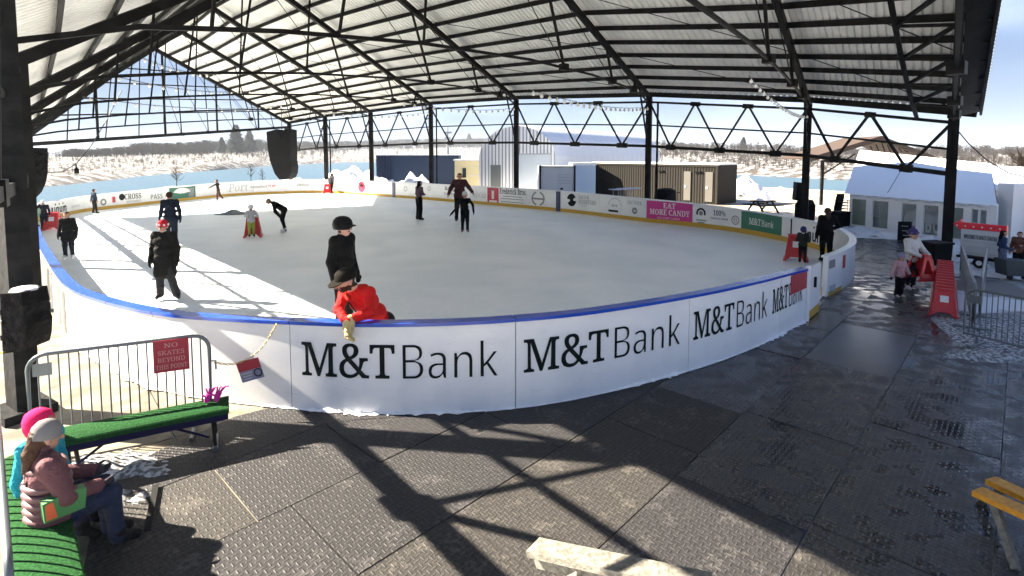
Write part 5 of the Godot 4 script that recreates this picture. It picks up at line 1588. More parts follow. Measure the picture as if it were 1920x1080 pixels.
func build_right_things():
	# nested row of aids
	var f := gp(1769, 590); var bk := gp(1770, 528)
	var n := 12
	var d := (bk - f) / (n - 1)
	var turn := atan2(f.x - bk.x, f.z - bk.z)
	var first := skate_aid("frontmost red skating aid of the nested row by the right barrier", f, turn, 0.66)
	for k in range(1, n):
		dup(first, "skating_aid", f + d * k, turn, "red skating aid nested in the row by the right barrier, %s behind the front one" % ["", "first", "second", "third", "fourth", "fifth", "sixth", "seventh", "eighth", "ninth", "tenth", "last"][k])
	dup(first, "skating_aid", gp(475, 444) + Vector3(0, 0.012, 0), 0.35, "red skating aid pushed by the white helmeted child on the ice").scale = Vector3.ONE * 0.92
	dup(first, "skating_aid", gp(102, 431) + Vector3(0, 0.012, 0), 0.3, "red skating aid near the left end of the ice").scale = Vector3.ONE * 0.9
	dup(first, "skating_aid", gp(612, 364) + Vector3(0, 0.012, -0.3), 0.2, "red skating aid at the far boards by the snow pile").scale = Vector3.ONE * 0.95
	dup(first, "skating_aid", gp(1492, 488) + Vector3(0, 0.012, 0), -0.5, "red skating aid with the small child at the rink entrance").scale = Vector3.ONE * 0.95
	var hold := dup(first, "skating_aid", gp(1712, 543) + Vector3(-0.02, 0.3, 0.2), 1.75, "red skating aid carried by the walker in the purple hat")
	hold.scale = Vector3.ONE * 0.72
	# barriers at the right
	var a := gp(1806, 642); var b := gp(1990, 690)
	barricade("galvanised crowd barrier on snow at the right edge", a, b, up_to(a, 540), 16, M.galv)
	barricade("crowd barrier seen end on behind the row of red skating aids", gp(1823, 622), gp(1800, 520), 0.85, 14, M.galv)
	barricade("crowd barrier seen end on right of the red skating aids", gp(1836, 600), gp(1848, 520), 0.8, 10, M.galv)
	mound("trodden patchy snow around the right crowd barrier", gp(1885, 625) + Vector3(0.4, 0, 0), 1.7, 1.3, 0.1, 61, M.snow_dirty, "snow_patch")
	mound("rough snow edge along the plates under the right barrier", gp(1880, 668) + Vector3(0.4, 0, 0), 1.6, 0.4, 0.13, 62, M.snow_dirty, "snow_patch")
	mound("white snow heap beside the right column foot", gp(1800, 488), 0.45, 0.5, 0.35, 63, M.snow, "snow_patch")
	# sign trailer
	var g := gp(1800, 496)
	var e := gp(1884, 508) - g
	var t := thing("marquee_sign", "wheeled white letter board with red arrow top reading welcome", "sign", g, atan2(-e.z, e.x))
	var w := e.length()
	var mb := MB.new(); mb.bx(Vector3(w * 0.5, 0.68, 0), Vector3(w, 0.72, 0.12)); put("board", mb, mat(lin(0.5, 0.54, 0.56), 0.4), t)
	for k in 4:
		mb = MB.new(); mb.bx(Vector3(w * 0.5, 0.4 + 0.16 * k, 0.065), Vector3(w - 0.02, 0.012, 0.01)); put("letter_rail", mb, M.ink_pale, t)
	mb = MB.new(); write_flat(mb, "WELCOME TO SPACE COASTER", "sans_bold", Transform3D(Basis(), Vector3(0, 0, 0.07)), 0.07, 0.78, 0.12, w * 0.74); put("lettering", mb, M.ink, t)
	mb = MB.new(); mb.prism(PackedVector2Array([Vector2(-0.2, 1.17), Vector2(-0.02, 1.32), Vector2(-0.02, 1.24), Vector2(w, 1.24), Vector2(w, 1.06), Vector2(-0.02, 1.06), Vector2(-0.02, 1.0)]), Transform3D(Basis(), Vector3(0, -0.01, 0)), 0.1); put("arrow", mb, mat(lin(0.7, 0.006, 0.03), 0.4), t)
	for k in 6:
		mb = MB.new(); mb.ball(Vector3(-0.1 + k * (w / 5.2), 1.13, 0.07), 0.024, 6); put("bulb", mb, M.bulb, t)
	mb = MB.new(); mb.bx(Vector3(w * 0.5, 0.26, 0), Vector3(w + 0.1, 0.06, 0.3)); put("chassis", mb, M.black, t)
	mb = MB.new(); mb.tube([Vector3(w * 0.5, 0.15, 0.1), Vector3(w * 0.5, 0.15, 0.22)], 0.15, 14); var wh := put("wheel", mb, M.rubber, t)
	mb = MB.new(); mb.tube([Vector3(w * 0.5, 0.15, 0.21), Vector3(w * 0.5, 0.15, 0.228)], 0.07, 10); put("rim", mb, M.white_paint, wh)
	for x in [0.03, w - 0.03]:
		mb = MB.new(); mb.bx(Vector3(x, 0.115, 0), Vector3(0.05, 0.23, 0.05)); put("leg", mb, M.black, t)
	# bin, boards and speakers
	t = thing("black_bin", "square black bin at the foot of the right column", "bin", gp(1752, 494), 0.2)
	mb = MB.new(); mb.prism(PackedVector2Array([Vector2(-0.28, 0), Vector2(0.28, 0), Vector2(0.32, 0.58), Vector2(-0.32, 0.58)]), Transform3D(Basis(), Vector3.ZERO), 0.5); put("body", mb, M.black, t)
	mb = MB.new(); mb.bx(Vector3(0, 0.61, 0), Vector3(0.68, 0.06, 0.56)); put("lid", mb, M.rubber, t)
	t = thing("chalk_board", "black chalk board leaning at the tent front", "sign", gp(1691, 451) + Vector3(0, 0, 0.1), -0.45)
	mb = MB.new(); mb.bx(Vector3(0, 0.36, 0), Vector3(0.4, 0.7, 0.04)); put("panel", mb, M.black, t)
	for k in 3:
		mb = MB.new(); mb.bx(Vector3(0.03 * k, 0.55 - 0.17 * k, 0.024), Vector3(0.2, 0.02, 0.005)); put("chalk_line", mb, M.ink_pale, t)
	t = thing("pa_speaker", "black loudspeaker on a stand at the second column from the right", "loudspeaker", gp(1503, 424) + Vector3(0, 0, 0), -0.2)
	mb = MB.new(); mb.prism(PackedVector2Array([Vector2(-0.36, 1.15), Vector2(0.1, 1.12), Vector2(0.12, 1.9), Vector2(-0.32, 1.95)]), Transform3D(), 0.5); put("cabinet", mb, M.black, t)
	mb = MB.new(); mb.lathe(Vector3(0.05, 0, 0.2), [Vector2(0.4, 0.3), Vector2(0.42, 0.6), Vector2(0.42, 0.95), Vector2(0.3, 1.18), Vector2(0.01, 1.22)], 12, 1.0, 0.8); put("cover", mb, M.cloth, t)
	mb = MB.new(); mb.tube([Vector3(0.05, 0, 0.2), Vector3(0.05, 0.4, 0.2)], 0.15, 8); mb.tube([Vector3(-0.1, 0.3, 0), Vector3(-0.1, 1.2, 0)], 0.04, 6); put("stand", mb, M.steel, t)
	# clutter between boards and tent
	t = thing("stacked_chairs", "dark jumble of stacked metal chairs left of the white tent", "chairs", gp(1574, 424) + Vector3(0.6, 0, -0.9), 0.2)
	for k in 5:
		mb = MB.new()
		var y := 0.4 + 0.14 * k
		mb.bx(Vector3(0.03 * k, y, 0), Vector3(0.42, 0.03, 0.4)); put("seat", mb, M.black, t)
		mb = MB.new(); mb.bx(Vector3(0.03 * k, y + 0.28, -0.2), Vector3(0.4, 0.22, 0.03)); put("backrest", mb, M.steel, t)
	for q in [[-0.18, -0.18], [0.18, -0.18], [-0.18, 0.18], [0.18, 0.18]]:
		mb = MB.new(); mb.tube([Vector3(q[0], 0, q[1]), Vector3(q[0] * 0.9, 1.1, q[1] * 0.9)], 0.015, 5); put("leg", mb, M.steel, t)
	t = thing("black_crate", "black equipment crate just left of the tent wall", "crate", gp(1588, 432) + Vector3(0.0, 0, -0.5), 0.3)
	mb = MB.new(); mb.bx(Vector3(0, 0.35, 0), Vector3(0.55, 0.7, 0.5)); put("body", mb, M.black, t)
	mb = MB.new(); mb.bx(Vector3(0, 0.72, 0), Vector3(0.58, 0.05, 0.53)); put("lid", mb, M.rubber, t)
	# cart held by the people at the right edge
	t = thing("dark_cart", "dark grey push cart between the two people at the right edge", "cart", gp(1897, 522), -0.15)
	mb = MB.new(); mb.prism(PackedVector2Array([Vector2(-0.24, 0.1), Vector2(0.22, 0.1), Vector2(0.3, 0.48), Vector2(-0.3, 0.5)]), Transform3D(), 0.42); put("tub", mb, mat(lin(0.03, 0.04, 0.045), 0.6), t)
	mb = MB.new(); mb.tube([Vector3(0.28, 0.46, 0), Vector3(0.4, 0.62, 0)], 0.015, 6); mb.tube([Vector3(0.4, 0.62, -0.18), Vector3(0.4, 0.62, 0.18)], 0.015, 6); put("handle", mb, M.steel, t)
	for x in [-0.16, 0.16]:
		mb = MB.new(); mb.tube([Vector3(x, 0.06, 0.14), Vector3(x, 0.06, 0.19)], 0.06, 10); put("wheel", mb, M.rubber, t)

# ---------------------------------------------------------------- people
# a smooth skin round tapered bones: [from, to, radius, radius, colour]
func skin(mb: MB, prims: Array, cell: float, k: float, paint = null):
	var lo := Vector3.ONE * 1e9; var hi := -lo
	for q in prims:
		var r := maxf(q[2], q[3]) + k * 0.5
		lo = lo.min(q[0] - Vector3.ONE * r).min(q[1] - Vector3.ONE * r); hi = hi.max(q[0] + Vector3.ONE * r).max(q[1] + Vector3.ONE * r)
	lo -= Vector3.ONE * cell * 2; hi += Vector3.ONE * cell * 2
	var nx := int((hi.x - lo.x) / cell) + 2; var ny := int((hi.y - lo.y) / cell) + 2; var nz := int((hi.z - lo.z) / cell) + 2
	var f := PackedFloat32Array(); f.resize(nx * ny * nz); f.fill(1.0)
	for q in prims:
		var a: Vector3 = q[0]; var ab: Vector3 = q[1] - a; var l2 := maxf(ab.length_squared(), 1e-9)
		var ra: float = q[2]; var rb: float = q[3]
		var pad := maxf(ra, rb) + k + cell * 1.5
		var b0: Vector3 = (a.min(q[1]) - Vector3.ONE * pad - lo) / cell; var b1: Vector3 = (a.max(q[1]) + Vector3.ONE * pad - lo) / cell
		for z in range(maxi(int(b0.z), 0), mini(int(b1.z) + 1, nz)):
			for y in range(maxi(int(b0.y), 0), mini(int(b1.y) + 1, ny)):
				var row := (z * ny + y) * nx
				for x in range(maxi(int(b0.x), 0), mini(int(b1.x) + 1, nx)):
					var p := lo + Vector3(x, y, z) * cell - a
					var t := clampf(p.dot(ab) / l2, 0.0, 1.0)
					var d := (p - ab * t).length() - lerpf(ra, rb, t)
					var o := f[row + x]
					var h := maxf(k - absf(o - d), 0.0)
					f[row + x] = minf(o, d) - (h * h / (k * 4.0) if k > 0.0 else 0.0)
	var idx := PackedInt32Array(); idx.resize(nx * ny * nz); idx.fill(-1)
	var offs := [0, 1, nx, nx + 1, nx * ny, nx * ny + 1, nx * ny + nx, nx * ny + nx + 1]
	var cp := [Vector3(0, 0, 0), Vector3(1, 0, 0), Vector3(0, 1, 0), Vector3(1, 1, 0), Vector3(0, 0, 1), Vector3(1, 0, 1), Vector3(0, 1, 1), Vector3(1, 1, 1)]
	var eds := [[0, 1], [2, 3], [4, 5], [6, 7], [0, 2], [1, 3], [4, 6], [5, 7], [0, 4], [1, 5], [2, 6], [3, 7]]
	var far := cell * 1.8
	var base0 := mb.v.size()
	for z in nz - 1:
		for y in ny - 1:
			var row := (z * ny + y) * nx
			for x in nx - 1:
				var i := row + x
				if absf(f[i]) > far: continue
				var neg := 0
				for o in offs:
					if f[i + o] < 0.0: neg += 1
				if neg == 0 or neg == 8: continue
				var sum := Vector3.ZERO; var cnt := 0
				for e in eds:
					var fa := f[i + offs[e[0]]]; var fb := f[i + offs[e[1]]]
					if (fa < 0.0) != (fb < 0.0):
						sum += cp[e[0]].lerp(cp[e[1]], fa / (fa - fb)); cnt += 1
				var p := lo + (Vector3(x, y, z) + sum / cnt) * cell
				var g := Vector3.ZERO
				for j in 8: g += (cp[j] * 2.0 - Vector3.ONE) * f[i + offs[j]]
				var best := 1e9; var colr := Color.WHITE
				for q in prims:
					var a: Vector3 = q[0]; var ab: Vector3 = q[1] - a
					var t := clampf((p - a).dot(ab) / maxf(ab.length_squared(), 1e-9), 0.0, 1.0)
					var d := (p - a - ab * t).length() - lerpf(q[2], q[3], t)
					if d < best: best = d; colr = q[4]
				if paint != null: colr = paint.call(p, colr)
				mb.col = colr
				idx[i] = mb.vert(p, g.normalized())
	for z in range(1, nz - 1):
		for y in range(1, ny - 1):
			var row := (z * ny + y) * nx
			for x in range(1, nx - 1):
				var i := row + x
				var s := f[i] < 0.0
				if absf(f[i]) > far: continue
				# edges along x, y, z from this corner
				for ax in 3:
					var step: int = [1, nx, nx * ny][ax]
					if (f[i + step] < 0.0) == s: continue
					var u: int = [nx, nx * ny, 1][ax]; var w: int = [nx * ny, 1, nx][ax]
					var a := idx[i - u - w]; var b := idx[i - w]; var c := idx[i]; var d := idx[i - u]
					if a < 0 or b < 0 or c < 0 or d < 0: continue
					if s: mb.tri_i(a, b, c); mb.tri_i(a, c, d)
					else: mb.tri_i(a, c, b); mb.tri_i(a, d, c)
func base_joints() -> Dictionary:
	return {"head": Vector3(0, 0.93, 0.008), "neck": Vector3(0, 0.845, -0.008), "chest": Vector3(0, 0.745, 0), "pelvis": Vector3(0, 0.535, 0),
		"shL": Vector3(0.105, 0.815, -0.005), "shR": Vector3(-0.105, 0.815, -0.005), "elL": Vector3(0.145, 0.64, -0.02), "elR": Vector3(-0.145, 0.64, -0.02),
		"wrL": Vector3(0.158, 0.485, 0.025), "wrR": Vector3(-0.158, 0.485, 0.025), "hiL": Vector3(0.052, 0.525, 0), "hiR": Vector3(-0.052, 0.525, 0),
		"knL": Vector3(0.06, 0.285, 0.014), "knR": Vector3(-0.06, 0.285, 0.014), "anL": Vector3(0.065, 0.045, -0.01), "anR": Vector3(-0.065, 0.045, -0.01),
		"toL": Vector3(0.08, 0.02, 0.075), "toR": Vector3(-0.08, 0.02, 0.075)}
const UPPER := ["head", "neck", "chest", "shL", "shR", "elL", "elR", "wrL", "wrR"]
func col(r: float, g: float, b: float) -> Color:
	return Color(r, g, b)
# spec: label, pos, turn, h, j (joint overrides in body heights), lean, coat, legs, skin, hair, hat, hat_col, glove, shoe, bulk, hem, look, nod, fine, skates
func person(sp: Dictionary) -> Node3D:
	var h: float = sp.h
	var t := thing("person", sp.label, "person", sp.pos, sp.turn)
	var J := base_joints()
	if sp.get("sit", false):
		for q in UPPER: J[q] += Vector3(0, -0.23, 0)
		J.pelvis.y = 0.305; J.hiL.y = 0.295; J.hiR.y = 0.295
		J.knL = Vector3(0.06, 0.31, 0.24); J.knR = Vector3(-0.06, 0.31, 0.24); J.anL = Vector3(0.06, 0.06, 0.26); J.anR = Vector3(-0.06, 0.06, 0.26); J.toL = Vector3(0.06, 0.02, 0.35); J.toR = Vector3(-0.06, 0.02, 0.35)
	if sp.has("lean") or sp.has("roll"):
		var bs := Basis(Vector3.RIGHT, sp.get("lean", 0.0)) * Basis(Vector3.BACK, sp.get("roll", 0.0))
		for q in UPPER: J[q] = J.pelvis + bs * (J[q] - J.pelvis)
	for q in sp.get("j", {}): J[q] = sp.j[q]
	var lift := 0.055 if sp.get("skates", false) else 0.0
	for q in J: J[q] = J[q] * h + Vector3(0, lift, 0)
	var bulk: float = sp.get("bulk", 1.0) * h
	var coat: Color = sp.coat; var legs: Color = sp.legs; var sk: Color = sp.get("skin", col(0.42, 0.25, 0.18)); var shoe: Color = sp.get("shoe", col(0.012, 0.012, 0.012)); var glove: Color = sp.get("glove", sk)
	var fine: float = sp.get("fine", 1.0)
	var P := []
	var lat: Vector3 = (J.shL - J.shR).normalized()
	P.append([J.shR, J.shL, 0.04 * bulk, 0.04 * bulk, coat])
	P.append([J.chest - lat * 0.042 * h, J.chest + lat * 0.042 * h, 0.063 * bulk, 0.063 * bulk, coat])
	var waist: Vector3 = J.chest.lerp(J.pelvis, 0.55)
	var wr_: float = 0.066 if sp.has("hem") else 0.06
	P.append([waist - lat * 0.036 * h, waist + lat * 0.036 * h, wr_ * bulk, wr_ * bulk, coat])
	P.append([J.chest, J.pelvis, 0.06 * bulk, 0.062 * bulk, coat])
	P.append([J.hiR.lerp(J.hiL, 0.15), J.hiL.lerp(J.hiR, 0.15), 0.064 * bulk, 0.064 * bulk, coat if sp.get("long", true) else legs])
	P.append([J.neck, J.chest, 0.04 * h, 0.06 * h, coat])
	for s in ["L", "R"]:
		P.append([J["sh" + s], J["el" + s], 0.038 * bulk, 0.032 * bulk, coat])
		P.append([J["el" + s], J["wr" + s], 0.032 * bulk, 0.026 * bulk, coat])
		P.append([J["hi" + s], J["kn" + s], 0.064 * h, 0.048 * h, legs])
		P.append([J["kn" + s], J["an" + s], 0.047 * h, (0.045 if sp.get("wide", false) else 0.033) * h, legs])
		P.append([J["an" + s], J["to" + s], 0.03 * h, 0.024 * h, shoe])
		P.append([J["an" + s] + Vector3(0, 0.03 * h, 0), J["an" + s], 0.036 * h, 0.032 * h, shoe])
		if sp.has("hem"):
			var dn: Vector3 = J["hi" + s]; dn.y = (sp.hem + 0.055) * h + lift
			var out: Vector3 = lat * (0.012 * h) * (1 if s == "L" else -1)
			P.append([J["hi" + s], dn + out, 0.054 * bulk, 0.06 * bulk, coat])
			P.append([(J.hiL + J.hiR) * 0.5, (J.hiL + J.hiR) * 0.5 + Vector3(0, dn.y - J.hiL.y, 0), 0.055 * bulk, 0.06 * bulk, coat])
	var body := MB.new(); body.use_col = true
	skin(body, P, 0.026 * fine * maxf(h, 1.2) / 1.7, 0.02 * h)
	# hands: palm, thumb and four fingers, gently curled
	for s in ["L", "R"]:
		var wr: Vector3 = J["wr" + s]; var fd: Vector3 = (wr - J["el" + s]).normalized()
		if sp.has("hand_dir" + s): fd = sp["hand_dir" + s].normalized()
		var side := (Vector3(0, 0, 1) - fd * fd.z).normalized()
		if side.length() < 0.2: side = Vector3.RIGHT
		var palm_n := fd.cross(side) * (1 if s == "L" else -1)
		var H := []
		var u: float = h * 0.01 * sp.get("hand", 1.0)
		H.append([wr, wr + fd * 2.5 * u, 2.0 * u, 2.0 * u, glove])
		for k in 4:
			var o := wr + fd * 5.0 * u + side * (1.5 - k) * 1.25 * u
			var l: float = [3.6, 4.2, 3.9, 3.0][k] * u
			H.append([wr + fd * 1.5 * u + side * (1.5 - k) * 0.9 * u, o, 1.0 * u, 0.95 * u, glove])
			var m := o + (fd + palm_n * 0.35).normalized() * l * 0.5
			H.append([o, m, 0.62 * u, 0.58 * u, glove]); H.append([m, m + (fd + palm_n * 1.1).normalized() * l * 0.5, 0.58 * u, 0.5 * u, glove])
		var th := wr + fd * 2.0 * u + side * 1.8 * u
		var tm := th + (fd * 0.6 + side * 0.9 + palm_n * 0.3).normalized() * 2.4 * u
		H.append([th, tm, 0.8 * u, 0.7 * u, glove]); H.append([tm, tm + (fd + side * 0.3 + palm_n * 0.4).normalized() * 2.0 * u, 0.68 * u, 0.55 * u, glove])
		skin(body, H, (0.011 if fine > 0.8 else 0.005) * h / 1.7, 0.006 * h)
	# head
	var hb := Basis(Vector3.UP, sp.get("look", 0.0)) * Basis(Vector3.RIGHT, sp.get("nod", 0.0)) * Basis(Vector3.BACK, sp.get("tilt", 0.0))
	var hs: float = h * sp.get("head", 1.0)
	var ht := Transform3D(hb.scaled(Vector3.ONE * hs), J.head)
	var Q := []
	for q in [[Vector3(0, 0.014, -0.01), Vector3(0, 0.012, 0.004), 0.054, 0.052], [Vector3(0, -0.012, 0.018), Vector3(0, -0.035, 0.026), 0.042, 0.03], [Vector3(0, -0.05, 0.03), Vector3(0, -0.05, 0.03), 0.018, 0.018], [Vector3(0, 0.004, 0.056), Vector3(0, -0.014, 0.07), 0.007, 0.01], [Vector3(0.052, -0.004, -0.004), Vector3(0.054, -0.018, -0.002), 0.011, 0.008], [Vector3(-0.052, -0.004, -0.004), Vector3(-0.054, -0.018, -0.002), 0.011, 0.008]]:
		Q.append([ht * q[0], ht * q[1], q[2] * hs, q[3] * hs, sk])
	Q.append([ht * Vector3(0, -0.03, -0.006), J.neck, 0.032 * hs, 0.036 * hs, sp.get("scarf", sk)])
	var hair: Color = sp.get("hair", col(0.03, 0.02, 0.014))
	var beard: bool = sp.get("beard", false)
	var inv := ht.affine_inverse()
	var shades: bool = sp.get("shades", false)
	var paint := func(p: Vector3, c: Color) -> Color:
		var l := inv * p
		if l.y < -0.062: return c
		if l.z > 0.03 and absf(l.y - 0.006) < (0.012 if shades else 0.006) and absf(absf(l.x) - 0.021) < (0.02 if shades else 0.009): return Color(0.02, 0.015, 0.012)
		if l.z > 0.04 and absf(l.y + 0.035) < 0.004 and absf(l.x) < 0.016: return Color(0.25, 0.08, 0.07)
		if beard and l.y < -0.02 and l.z > -0.01 and not (absf(l.x) < 0.012 and l.y > -0.028): return hair
		if l.y > 0.035 or (l.z < 0.005 and l.y > -0.045 and absf(l.x) < 0.052): return hair
		return c
	skin(body, Q, (0.0115 if fine > 0.8 else 0.006) * hs / 1.7, 0.012 * hs, paint)
	put("body", body, M.person, t)
	if sp.has("long_hair"):
		var m := MB.new(); m.use_col = true
		skin(m, [[ht * Vector3(0, 0.02, -0.03), ht * Vector3(0, -0.08, -0.05), 0.045 * hs, 0.035 * hs, hair], [ht * Vector3(0, -0.08, -0.05), ht * Vector3(0, -0.16, -0.055), 0.035 * hs, 0.02 * hs, hair]], 0.014 * h / 1.7, 0.02 * h)
		put("hair", m, M.person, t)
	var kind: String = sp.get("hat", "")
	if kind != "":
		var m := MB.new()
		if kind == "helmet":
			m.lathe(Vector3(0, 0.012, -0.006), [Vector2(0.066, -0.03), Vector2(0.073, -0.012), Vector2(0.074, 0.012), Vector2(0.066, 0.042), Vector2(0.046, 0.064), Vector2(0.02, 0.073), Vector2(0.001, 0.075)], 14, 0.95, 1.12)
			m.beam(Vector3(0, 0.015, 0.07), Vector3(0, 0.008, 0.092), 0.08, 0.006)
		elif kind == "beanie" or kind == "bobble":
			m.lathe(Vector3(0, 0.012, -0.006), [Vector2(0.06, -0.012), Vector2(0.0635, -0.012), Vector2(0.064, 0.014), Vector2(0.061, 0.018), Vector2(0.058, 0.042), Vector2(0.04, 0.068), Vector2(0.018, 0.078), Vector2(0.001, 0.08)], 14, 0.96, 1.08)
		elif kind == "cap":
			m.lathe(Vector3(0, 0.014, -0.006), [Vector2(0.0605, -0.004), Vector2(0.062, 0.012), Vector2(0.056, 0.04), Vector2(0.035, 0.058), Vector2(0.001, 0.062)], 14, 0.95, 1.1)
			m.prism(PackedVector2Array([Vector2(-0.05, 0.03), Vector2(-0.052, 0.07), Vector2(-0.03, 0.105), Vector2(0.0, 0.115), Vector2(0.03, 0.105), Vector2(0.052, 0.07), Vector2(0.05, 0.03)]), Transform3D(Basis(Vector3.RIGHT, Vector3(0, -0.18, 1).normalized(), Vector3(0, -1, -0.18).normalized()), Vector3(0, 0.022, 0)), 0.006)
		elif kind == "hood":
			m.lathe(Vector3(0, -0.02, -0.016), [Vector2(0.06, -0.04), Vector2(0.07, -0.01), Vector2(0.072, 0.04), Vector2(0.06, 0.075), Vector2(0.03, 0.095), Vector2(0.001, 0.098)], 14, 0.95, 1.0)
		var o := put({"helmet": "helmet", "beanie": "knit_hat", "bobble": "knit_hat", "cap": "cap", "hood": "hood"}[kind], m, mat(Color(sp.hat_col).linear_to_srgb(), 0.45 if kind == "helmet" else 0.9), t)
		o.material_override.metallic_specular = 0.2
		o.transform = ht
		if kind == "bobble":
			var bm := MB.new(); bm.ball(Vector3(0, 0.1, -0.006), 0.02, 8)
			put("bobble", bm, mat(Color(sp.get("trim", Color(0.7, 0.7, 0.7))).linear_to_srgb(), 0.95), o)
			for k in 7:
				bm = MB.new(); bm.bx(Vector3(cos(TAU * k / 7) * 0.06, 0.025, -0.006 + sin(TAU * k / 7) * 0.067), Vector3(0.02, 0.022, 0.02), -TAU * k / 7); put("knit_patch", bm, mat(Color(sp.get("trim", Color(0.7, 0.7, 0.7))).linear_to_srgb(), 0.95), o)
	if sp.get("skates", false):
		for s in ["L", "R"]:
			var an: Vector3 = J["an" + s]; var to: Vector3 = J["to" + s]
			var dd := (to - an); var up := Vector3(0, -0.052, 0) if dd.normalized().y > -0.6 else Vector3(0, -0.03, 0)
			var m := MB.new(); m.beam(an - dd * 0.35 + Vector3(0, -0.03 * h, 0) + up * 0.5, to + dd * 0.2 + Vector3(0, -0.024 * h + 0.02, 0) + up * 0.5, 0.006, 0.05)
			put("skate_blade", m, M.blade, t)
	return t
# someone standing on the ice or ground, feet at one photo spot and crown at another row
func stand(label: String, px: float, py: float, top: float, turn: float, o: Dictionary) -> Node3D:
	var g := gp(px, py, 0.012)
	o.label = label; o.pos = g; o.turn = turn
	var k: float = o.get("crown", 1.0)
	o.h = (up_to(g, top) - 0.012) / ((1.03 if o.get("hat", "") != "" else 1.0) * k)
	return person(o)
func build_people():
	var blk := col(0.006, 0.006, 0.0075); var navy := col(0.007, 0.01, 0.02); var char_ := col(0.02, 0.02, 0.024); var white := col(0.7, 0.7, 0.72)
	# skaters, left to right
	stand("skater in long black coat with red and white knit hat near the boards", 312, 562, 415, 0.15, {"coat": blk, "legs": char_, "hat": "bobble", "hat_col": col(0.45, 0.02, 0.03), "trim": white, "skates": true, "hem": 0.27, "bulk": 1.25, "glove": blk, "shades": true, "shoe": char_, "scarf": white, "fine": 0.75, "wide": true, "j": {"anR": Vector3(-0.07, 0.045, 0.0), "knL": Vector3(0.08, 0.285, 0.03), "anL": Vector3(0.14, 0.045, 0.03), "toL": Vector3(0.19, 0.02, 0.1)}})
	stand("tall dark skater standing behind the red and white hat", 322, 464, 362, -2.4, {"coat": navy, "legs": navy, "hair": col(0.03, 0.015, 0.01), "skates": true, "hem": 0.42, "glove": blk, "fine": 0.85})
	stand("dark-haired skater in knee-length black coat at the left", 130, 487, 400, 0.35, {"coat": blk, "legs": navy, "skates": true, "hem": 0.36, "bulk": 1.12, "glove": blk, "hair": col(0.02, 0.012, 0.01), "shoe": white, "fine": 0.85})
	stand("skater in white helmet at the far left corner with raised arm", 84, 432, 377, 0.6, {"coat": navy, "legs": navy, "hat": "helmet", "hat_col": white, "skates": true, "j": {"elR": Vector3(-0.16, 0.76, 0.08), "wrR": Vector3(-0.09, 0.88, 0.1)}})
	stand("child in black leaning on the far left red skating aid", 101, 427, 398, 0.3, {"coat": blk, "legs": blk, "hair": blk, "skates": true, "lean": 0.4, "head": 1.25, "j": {"wrL": Vector3(0.1, 0.62, 0.3), "wrR": Vector3(-0.1, 0.62, 0.3), "elL": Vector3(0.15, 0.62, 0.16), "elR": Vector3(-0.15, 0.62, 0.16)}})
	stand("skater in blue jacket gliding with arms out by the left far boards", 178, 402, 356, 2.7, {"coat": col(0.012, 0.03, 0.06), "legs": blk, "hair": char_, "skates": true, "j": {"elL": Vector3(0.17, 0.66, 0), "wrL": Vector3(0.24, 0.52, 0), "elR": Vector3(-0.15, 0.66, 0), "wrR": Vector3(-0.19, 0.52, 0), "anL": Vector3(0.12, 0.045, 0), "anR": Vector3(-0.14, 0.045, 0.0), "toL": Vector3(0.14, 0.02, 0.07), "toR": Vector3(-0.16, 0.02, 0.07)}})
	stand("figure skater in a short black dress with one leg extended behind", 410, 380, 338, -1.3, {"coat": blk, "legs": col(0.06, 0.03, 0.025), "hair": blk, "skates": true, "hem": 0.44, "lean": 0.12, "bulk": 0.9, "shoe": col(0.5, 0.45, 0.4), "j": {"elL": Vector3(0.2, 0.76, 0.1), "wrL": Vector3(0.32, 0.66, 0.26), "elR": Vector3(-0.2, 0.78, 0.0), "wrR": Vector3(-0.3, 0.7, 0.1), "knL": Vector3(0.08, 0.3, -0.08), "anL": Vector3(0.12, 0.12, -0.24), "toL": Vector3(0.16, 0.06, -0.2), "anR": Vector3(-0.02, 0.045, 0.06), "toR": Vector3(-0.02, 0.02, 0.14), "knR": Vector3(-0.04, 0.285, 0.06)}})
	stand("small child in white helmet holding a red skating aid", 472, 446, 385, 0.6, {"coat": col(0.5, 0.5, 0.53), "legs": col(0.35, 0.4, 0.08), "hat": "helmet", "hat_col": white, "shades": true, "skates": true, "bulk": 1.25, "head": 1.35, "crown": 1.03, "j": {"wrL": Vector3(0.12, 0.66, 0.2), "wrR": Vector3(-0.12, 0.66, 0.2), "elL": Vector3(0.17, 0.68, 0.06), "elR": Vector3(-0.17, 0.68, 0.06)}})
	stand("skater in black bending forward with hands on knees", 534, 436, 370, -1.15, {"coat": blk, "legs": blk, "hair": col(0.1, 0.07, 0.06), "skates": true, "lean": 1.0, "crown": 0.86, "bulk": 1.2, "shoe": white, "nod": 0.5, "fine": 0.85, "j": {"elL": Vector3(0.13, 0.5, 0.2), "wrL": Vector3(0.08, 0.36, 0.09), "elR": Vector3(-0.13, 0.5, 0.2), "wrR": Vector3(-0.08, 0.36, 0.09), "knL": Vector3(0.06, 0.29, 0.05), "knR": Vector3(-0.06, 0.29, 0.05)}})
	stand("dark skater behind a red skating aid at the far boards", 621, 363, 327, 2.6, {"coat": col(0.03, 0.025, 0.03), "legs": blk, "hair": blk, "skates": true, "lean": 0.25, "bulk": 1.15, "crown": 0.97})
	stand("skater in dusty purple top and wide black trousers", 786, 414, 341, 2.3, {"coat": col(0.1, 0.065, 0.085), "legs": blk, "hair": blk, "skates": true, "wide": true, "long": false, "lean": 0.06, "fine": 0.85, "scarf": blk, "long_hair": true, "j": {"elL": Vector3(0.15, 0.66, 0.02), "wrL": Vector3(0.05, 0.66, 0.12), "elR": Vector3(-0.15, 0.66, 0.02), "wrR": Vector3(-0.05, 0.64, 0.12)}})
